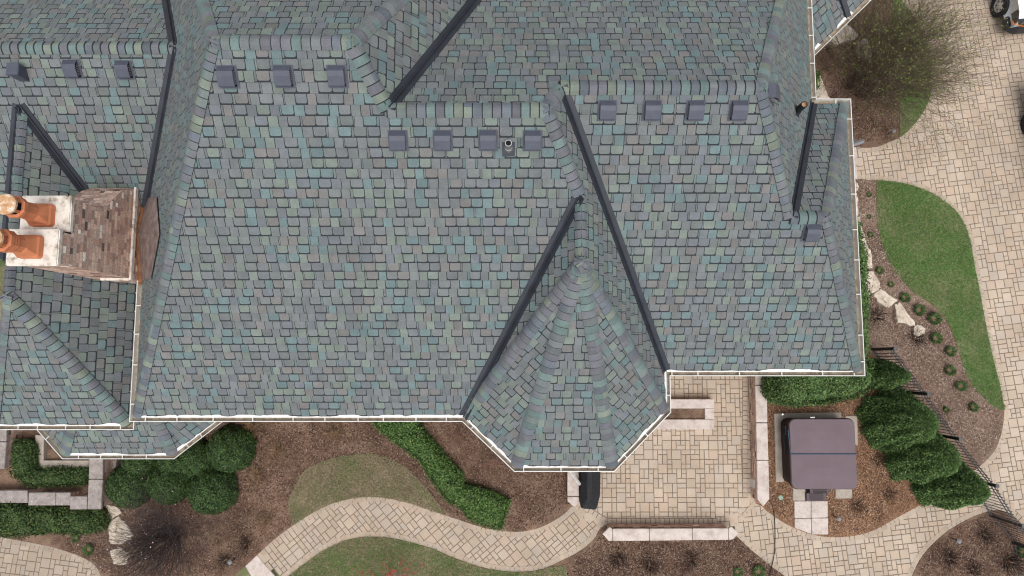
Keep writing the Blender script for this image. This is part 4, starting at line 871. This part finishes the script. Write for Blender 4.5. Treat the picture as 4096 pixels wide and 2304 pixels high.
# ------------------------------------------------------------------ hot tub, pads, steps
ZT = .93
a, b = at(3157, 1675, ZT), at(3432, 1957, ZT); cx, cy = (a.x+b.x)/2, (a.y+b.y)/2; hx, hy = (b.x-a.x)/2, (a.y-b.y)/2
tub = thing('hot_tub', 'square hot tub under a plum vinyl folding cover', 'hot tub', (cx, cy, 0))
def rr(hx, hy, r, z, n=5, ox=0, oy=0):
    out = []
    for sx, sy, t0 in ((1, 1, 0), (-1, 1, 90), (-1, -1, 180), (1, -1, 270)):
        for k in range(n+1): t = math.radians(t0+90*k/n); out.append(V((cx+ox+sx*(hx-r)+r*math.cos(t), cy+oy+sy*(hy-r)+r*math.sin(t), z)))
    return out
mb = MB(); mb.loft([rr(hx-.05, hy-.05, .2, .06), rr(hx-.04, hy-.04, .2, .78)]); mb.build('cabinet', 'cabinet', tub)
sk = MB(); sk.loft([rr(hx+.01, hy+.01, .2, .74), rr(hx+.015, hy+.015, .2, .86)]); sk.build('cover_skirt', 'cabinet', tub)
fy = (a.y+b.y)/2-.06
for s_ in (1, -1):
    mb = MB(); h2 = (hy-.012)/2*1.0; off = (h2+.012)*s_
    top = (hy-.02*s_ if False else hy)
    yc = (hy/2)*s_; hh = hy/2-.006
    def half(z, ins, s_=s_, yc=yc, hh=hh):
        o = []; r = .19
        for sx, sy, t0 in ((1, 1, 0), (-1, 1, 90), (-1, -1, 180), (1, -1, 270)):
            rad = r if sy == s_ else .015
            for k in range(6): t = math.radians(t0+90*k/5); o.append(V((cx+sx*(hx-ins-rad)+rad*math.cos(t), cy+yc+sy*(hh-ins-rad)+rad*math.sin(t), z)))
        return o
    mb.loft([half(.82, 0), half(ZT-.02, 0), half(ZT, .015), half(ZT+.02, .4)]); mb.build('cover_panel', 'vinyl', tub, smooth=False)
mb = MB(); mb.tube((cx-hx-.01, cy, ZT+.01), (cx+hx+.01, cy, ZT+.01), .014, n=6); mb.tube((cx-hx-.01, cy, ZT+.01), (cx-hx-.03, cy+.7, ZT-.05), .014, n=6); mb.build('cover_piping', 'blue', tub)
mb = MB(); mb.tube((cx-hx-.02, cy-.02, .5), (cx-hx-.03, cy+.72, .55), .03, n=6); mb.box((cx-hx-.07, cy+.55, .45), (cx-hx-.01, cy+.82, .75)); mb.build('cover_lifter', 'canvas', tub)
mb = MB(); q = at(3250, 1671, .85); mb.box((q.x-.07, cy+hy+.01, .82), (q.x+.07, cy+hy+.05, .86)); mb.build('white_label_plate', 'white', tub)
st = thing('tub_steps', 'two-tread plum plastic steps in front of the hot tub', 'steps', at(3270, 1985))
for k, (x0, x1, yy0, yy1, z) in enumerate(((3226, 3305, 1972, 2004, .2), (3240, 3318, 1952, 1974, .42))):
    p, q = at(x0, yy0, z), at(x1, yy1, z); mb = MB(); mb.box((p.x, q.y, z-.04), (q.x, p.y, z))
    for r_ in range(4): t = p.y+(q.y-p.y)*(r_+.5)/4; mb.box((p.x+.08, t-.012, z), (q.x-.08, t+.012, z+.008), 1)
    mb.build('tread', ['step', 'cabinet'], st, bevel=.006)
    mb = MB(); mb.box((p.x+.01, q.y+.02, .05), (p.x+.05, p.y, z-.041)); mb.box((q.x-.05, q.y+.02, .05), (q.x-.01, p.y, z-.041)); mb.build('side_panel', 'black', st)
for lb, px, z in (('concrete pad strip showing along the left and top of the hot tub', [(3097, 1655), (3366, 1649), (3366, 1700), (3136, 1700), (3136, 1928), (3104, 1928)], .11), ('concrete pad corner right of the hot tub top', [(3381, 1664), (3430, 1662), (3432, 1780), (3384, 1780)], .11),
                  ('square concrete pad beside the tub steps, left', [(3172, 1930), (3222, 1930), (3222, 2003), (3172, 2003)], .11), ('square concrete pad at the lower right of the hot tub', [(3343, 1940), (3409, 1940), (3409, 1994), (3343, 1994)], .11)):
    slabs(lb, px, z, 'concrete', 'concrete pad', 'concrete_pad')
for lb, px in (('upper left stepping stone below the tub steps', [(3178, 2005), (3244, 2004), (3244, 2072), (3179, 2073)]), ('upper right stepping stone below the tub steps', [(3246, 2004), (3311, 2004), (3312, 2070), (3246, 2072)]), ('lower left stepping stone cut by the path edge', [(3179, 2075), (3245, 2074), (3246, 2136), (3180, 2112)]), ('lower right stepping stone with a pink stain by the path edge', [(3247, 2073), (3313, 2072), (3313, 2138), (3248, 2138)])):
    slabs(lb, px, .115, 'coping', 'stepping stone', 'stepping_stone', 'stepping stones to the hot tub')
# grill under its cover
ZG = 1.15
g = thing('covered_grill', 'barbecue grill under a black fitted cover beside the tower eave', 'grill', at(2360, 1960))
gt = PX([(2325, 1800), (2405, 1800), (2400, 1985), (2385, 2040), (2324, 2034)], .9); c = sum(gt, V((0, 0, 0)))/5
mb = MB(); gb = [c+(p-c)*.93 for p in gt]; lo = [V((p.x, p.y, .05)) for p in gb]; mid = [V((p.x, p.y, .55)) for p in [c+(q-c)*.97 for q in gt]]; hi = [V((p.x, p.y, .9)) for p in gt]
rdg = PX([(2352, 1815), (2366, 1815), (2364, 1985), (2360, 2000), (2350, 1995)], ZG); mb.loft([lo, mid, hi, rdg]); mb.build('cover', 'canvas', g, bevel=.02)
# ------------------------------------------------------------------ small lights, lids, cable
def path_light(x, y, lb):
    c = at(x, y, 0); r = thing('path_light', lb, 'path light', c, 'low garden path lights'); disc = lambda q, z: [V((q*math.cos(t), q*math.sin(t), z)) for t in [k*math.pi/8 for k in range(16)]]
    mb = MB(); mb.tube((0, 0, 0), (0, 0, .44), .018, n=6); mb.build('stake', 'iron', r, world=False)
    mb = MB(); mb.loft([disc(.066, .43), disc(.07, .45), disc(.04, .48), disc(.012, .49)]); mb.build('shade', 'lamp', r, world=False)
path_light(942, 2232, 'round path light at the end of the curved path, by the stone slab'); path_light(3330, 2062, 'round path light right of the stepping stones'); path_light(3800, 2150, 'round path light in the lower right bed'); path_light(3545, 541, 'round path light in the bark below the budding shrub')
mb = MB(); c = at(3123, 1990, .07); dk = lambda r, z: [V((c.x+r*math.cos(t), c.y+r*math.sin(t), z)) for t in [k*math.pi/8 for k in range(16)]]; mb.loft([dk(.075, .04), dk(.075, .085), dk(.06, .092)]); tag(mb.build('valve_lid', 'green'), 'round pale green valve lid in the chips left of the tub steps', 'lid')
mb = MB(); ps = smooth_line(PX([(3078, 2000), (3092, 2030), (3098, 2080), (3100, 2150), (3096, 2220), (3080, 2290), (3070, 2320)], .07), 4)
for p, q in zip(ps, ps[1:]): mb.tube(p+V((0, 0, .01)), q+V((0, 0, .01)), .012, n=5)
tag(mb.build('cable', 'canvas'), 'thin black cable lying across the path from the end of the long brick wall', 'cable')
mb = MB(); c = at(3112, 1650, .25); mb.tube((c.x, c.y, 0), (c.x, c.y, .5), .02, n=6); mb.tube((c.x, c.y, .5), (c.x, c.y-.03, .62), .035, .03, n=8); tag(mb.build('garden_spigot', 'chrome'), 'small silver post fixture at the upper left corner of the hot tub pad', 'fixture')

# ------------------------------------------------------------------ iron fence and gate
HF = 1.35
def fence(label, pts, posts=True, name='iron_fence', n_rail=(1.25, 1.1), first=True, bottom=.15, cat='fence', pick=.115):
    root = thing(name, label, cat, pts[0]); pk = [None]
    for a, b in zip(pts, pts[1:]):
        e = (b-a); L = e.length; e.normalize()
        for z in n_rail+(bottom,): rl = MB(); rl.tube(a+V((0, 0, z)), b+V((0, 0, z)), .019, n=4); rl.build('rail', 'ironrail', root)
        x = pick/2
        while x < L:
            p = a+e*x; x += pick
            if pk[0] is None: m_ = MB(); m_.tube((0, 0, .06), (0, 0, HF), .0100, n=4); o = m_.build('picket', 'iron', root, world=False); pk[0] = o.data
            else: o = bpy.data.objects.new('picket', pk[0]); COL.objects.link(o); o.parent = root
            o.location = p-root.location
    if posts:
        for p in (pts if first else pts[1:]):
            mb = MB(); mb.box((p.x-.04, p.y-.04, 0), (p.x+.04, p.y+.04, HF+.06)); mb.box((p.x-.05, p.y-.05, HF+.06), (p.x+.05, p.y+.05, HF+.09), 1); mb.build('post', ['iron', 'ironrail'], root)
    return root
f0, f1, f2 = at(3478, 1396), at(3600, 1557), at(3752, 1765)
ft = [at(3575, 1394, HF), at(3709, 1575, HF), at(3835, 1755, HF), at(3982, 1942, HF)]
fp = [V((p.x, p.y, 0)) for p in ft]
fence('black iron picket fence slanting between the evergreens and the bark bed', fp)
fe = at(3958, 2060); fe2 = at(4046, 2166)
gp = [fp[-1], V((fe.x-.02, fe.y, 0))]
fence('black iron gate standing across the paved path', gp, posts=False, name='iron_gate', cat='gate')
fence('black iron picket fence running off the lower right corner from the thick gate post', [V((fe.x, fe.y, 0)), V((fe2.x, fe2.y, 0)), at(4075, 2330)], pick=.11)
# ------------------------------------------------------------------ vehicles
def car(label, paint):
    """pick-up style body heading -Y; local origin on the ground under the front right wheel's outer face"""
    root = thing('parked_truck', label, 'truck')
    body = MB(); W = 1.95
    prof = [(-.86, .45), (-.92, .75), (-.86, 1.02), (-.6, 1.12), (.55, 1.18), (1.15, 1.75), (1.5, 1.82), (3.0, 1.82), (3.15, 1.25), (4.75, 1.22), (4.8, .5)]
    def sec(x, k): return [V((x, y, .45+(z-.45)*k if z > 1.2 else z)) for y, z in prof]
    body.loft([sec(.06, .9), sec(.0, .97), sec(.22, 1), sec(W-.22, 1), sec(W, .97), sec(W-.06, .9)], 0)
    b = body.build('body', paint, root, world=False, bevel=.05)
    for p in b.data.polygons: p.use_smooth = True
    mb = MB(); mb.loft([[V((x, y, z)) for x, y in ((.05, -.85), (W-.05, -.85), (W-.25, -1.02), (.25, -1.02))] for z in (.32, .68)]); mb.box((-.02, -.9, .36), (.1, -.5, .66)); mb.build('bumper', 'plastic', root, world=False, bevel=.04)
    for s_ in (0, 1):
        f = (lambda x: x) if s_ == 0 else (lambda x: W-x)
        hl = MB(); hl.loft([[V((f(x), y, z)) for x, y in ((.02, -.5), (.02, -.86), (.3, -.965), (.52, -.965), (.45, -.7), (.2, -.5))] for z in (.78, 1.04)]); o = hl.build('headlight', 'glass', root, world=False)
        am = MB(); am.loft([[V((f(x), y, z)) for x, y in ((-.005, -.74), (-.005, -.87), (.32, -.985), (.32, -.955), (.03, -.85))] for z in (.80, .835)]); am.build('turn_signal', 'amber', o, world=False)
        le = MB(); le.box((f(.28)-.09, -.93, .88), (f(.28)+.09, -.80, 1.05)); le.build('lens', 'lens', o, world=False)
        wi = MB(); x = f(.11); wi.face([V((x, .75, 1.25)), V((x, 1.2, 1.68)), V((x, 2.95, 1.7)), V((x, 3.0, 1.28))]); wi.build('window', 'glass', root, world=False)
        for yy in (0, 3.55):
            xo = -.03 if s_ == 0 else W+.03; dirx = 1 if s_ == 0 else -1
            ring = lambda r, x: [V((x, yy+r*math.cos(t), .39+r*math.sin(t))) for t in [k*math.pi/14 for k in range(28)]]
            ty = MB(); ty.loft([ring(.215, xo+dirx*.01), ring(.30, xo-dirx*.015), ring(.385, xo+dirx*.01), ring(.39, xo+dirx*.05), ring(.39, xo+dirx*.2), ring(.37, xo+dirx*.24), ring(.25, xo+dirx*.24)], cap=False); ty.build('tyre', 'rubber', root, world=False, smooth=False)
            rm = MB(); rm.loft([ring(.215, xo+dirx*.012), ring(.20, xo+dirx*.02), ring(.19, xo+dirx*.05), ring(.10, xo+dirx*.035), ring(.07, xo+dirx*.0), ring(.02, xo-dirx*.005)], cap=False)
            for k in range(6):
                t = k*math.pi/3; y0_, z0_ = yy+.145*math.cos(t), .39+.145*math.sin(t); rm.tube((xo+dirx*.043-dirx*.006, y0_, z0_), (xo+dirx*.06, y0_, z0_), .028, n=10, m=1)
            rm.build('rim', ['rim', 'black'], root, world=False)
    gl = MB(); gl.face([V((.2, .62, 1.24)), V((W-.2, .62, 1.24)), V((W-.25, 1.14, 1.755)), V((.25, 1.14, 1.755))]); gl.build('windscreen', 'glass', root, world=False)
    gr = MB(); gr.box((.55, -.985, .72), (W-.55, -.90, 1.0)); gr.build('grille', 'plastic', root, world=False)
    return root
t_ = car('white truck with dark bumper and amber turn light, cut off by the top right corner', 'paint'); w0 = at(3994, 24, .39); t_.location = (w0.x, w0.y, .03); t_.rotation_euler = (0, 0, math.radians(6))
t2_ = car('dark truck at the right edge, showing only one black tyre', 'paint2'); t2_.rotation_euler = (0, 0, math.radians(9)); w1 = at(4114, 498, .39); off = V((-.03, 3.55, 0)); off.rotate(t2_.rotation_euler); t2_.location = (w1.x-off.x, w1.y-off.y, .03)

# ------------------------------------------------------------------ camera, light
cam = bpy.data.cameras.new('camera'); co = bpy.data.objects.new('camera', cam); COL.objects.link(co); SC.camera = co
co.location = (0, 0, H); co.rotation_euler = (TAU, 0, 0); cam.sensor_width = 36; cam.lens = F/4096*36; cam.clip_end = 400
w = bpy.data.worlds.new('World'); SC.world = w; w.use_nodes = True; nt = w.node_tree; bg = nt.nodes['Background']
SUN_EL, SUN_AZ = math.radians(70), math.radians(165)      # azimuth clockwise from north (+Y)
sky = nt.nodes.new('ShaderNodeTexSky'); sky.sky_type = 'NISHITA'; sky.sun_disc = False; sky.sun_elevation = SUN_EL; sky.sun_rotation = SUN_AZ; sky.air_density = 1.0; sky.dust_density = 4
hs = nt.nodes.new('ShaderNodeHueSaturation'); hs.inputs['Saturation'].default_value = .32; nt.links.new(sky.outputs[0], hs.inputs['Color']); nt.links.new(hs.outputs[0], bg.inputs['Color']); bg.inputs['Strength'].default_value = .14
sl = bpy.data.lights.new('sun', 'SUN'); sl.energy = 1.0; sl.angle = math.radians(35); sl.color = (1, .96, .9); so = bpy.data.objects.new('sun', sl); COL.objects.link(so)
d = V((math.sin(SUN_AZ)*math.cos(SUN_EL), math.cos(SUN_AZ)*math.cos(SUN_EL), math.sin(SUN_EL))); so.rotation_euler = d.to_track_quat('Z', 'Y').to_euler(); so.location = (0, 0, 30)
SC.view_settings.view_transform = 'Standard'; SC.view_settings.look = 'None'; SC.cycles.filter_width = 1.1; SC.view_settings.exposure = .40; SC.view_settings.gamma = 1
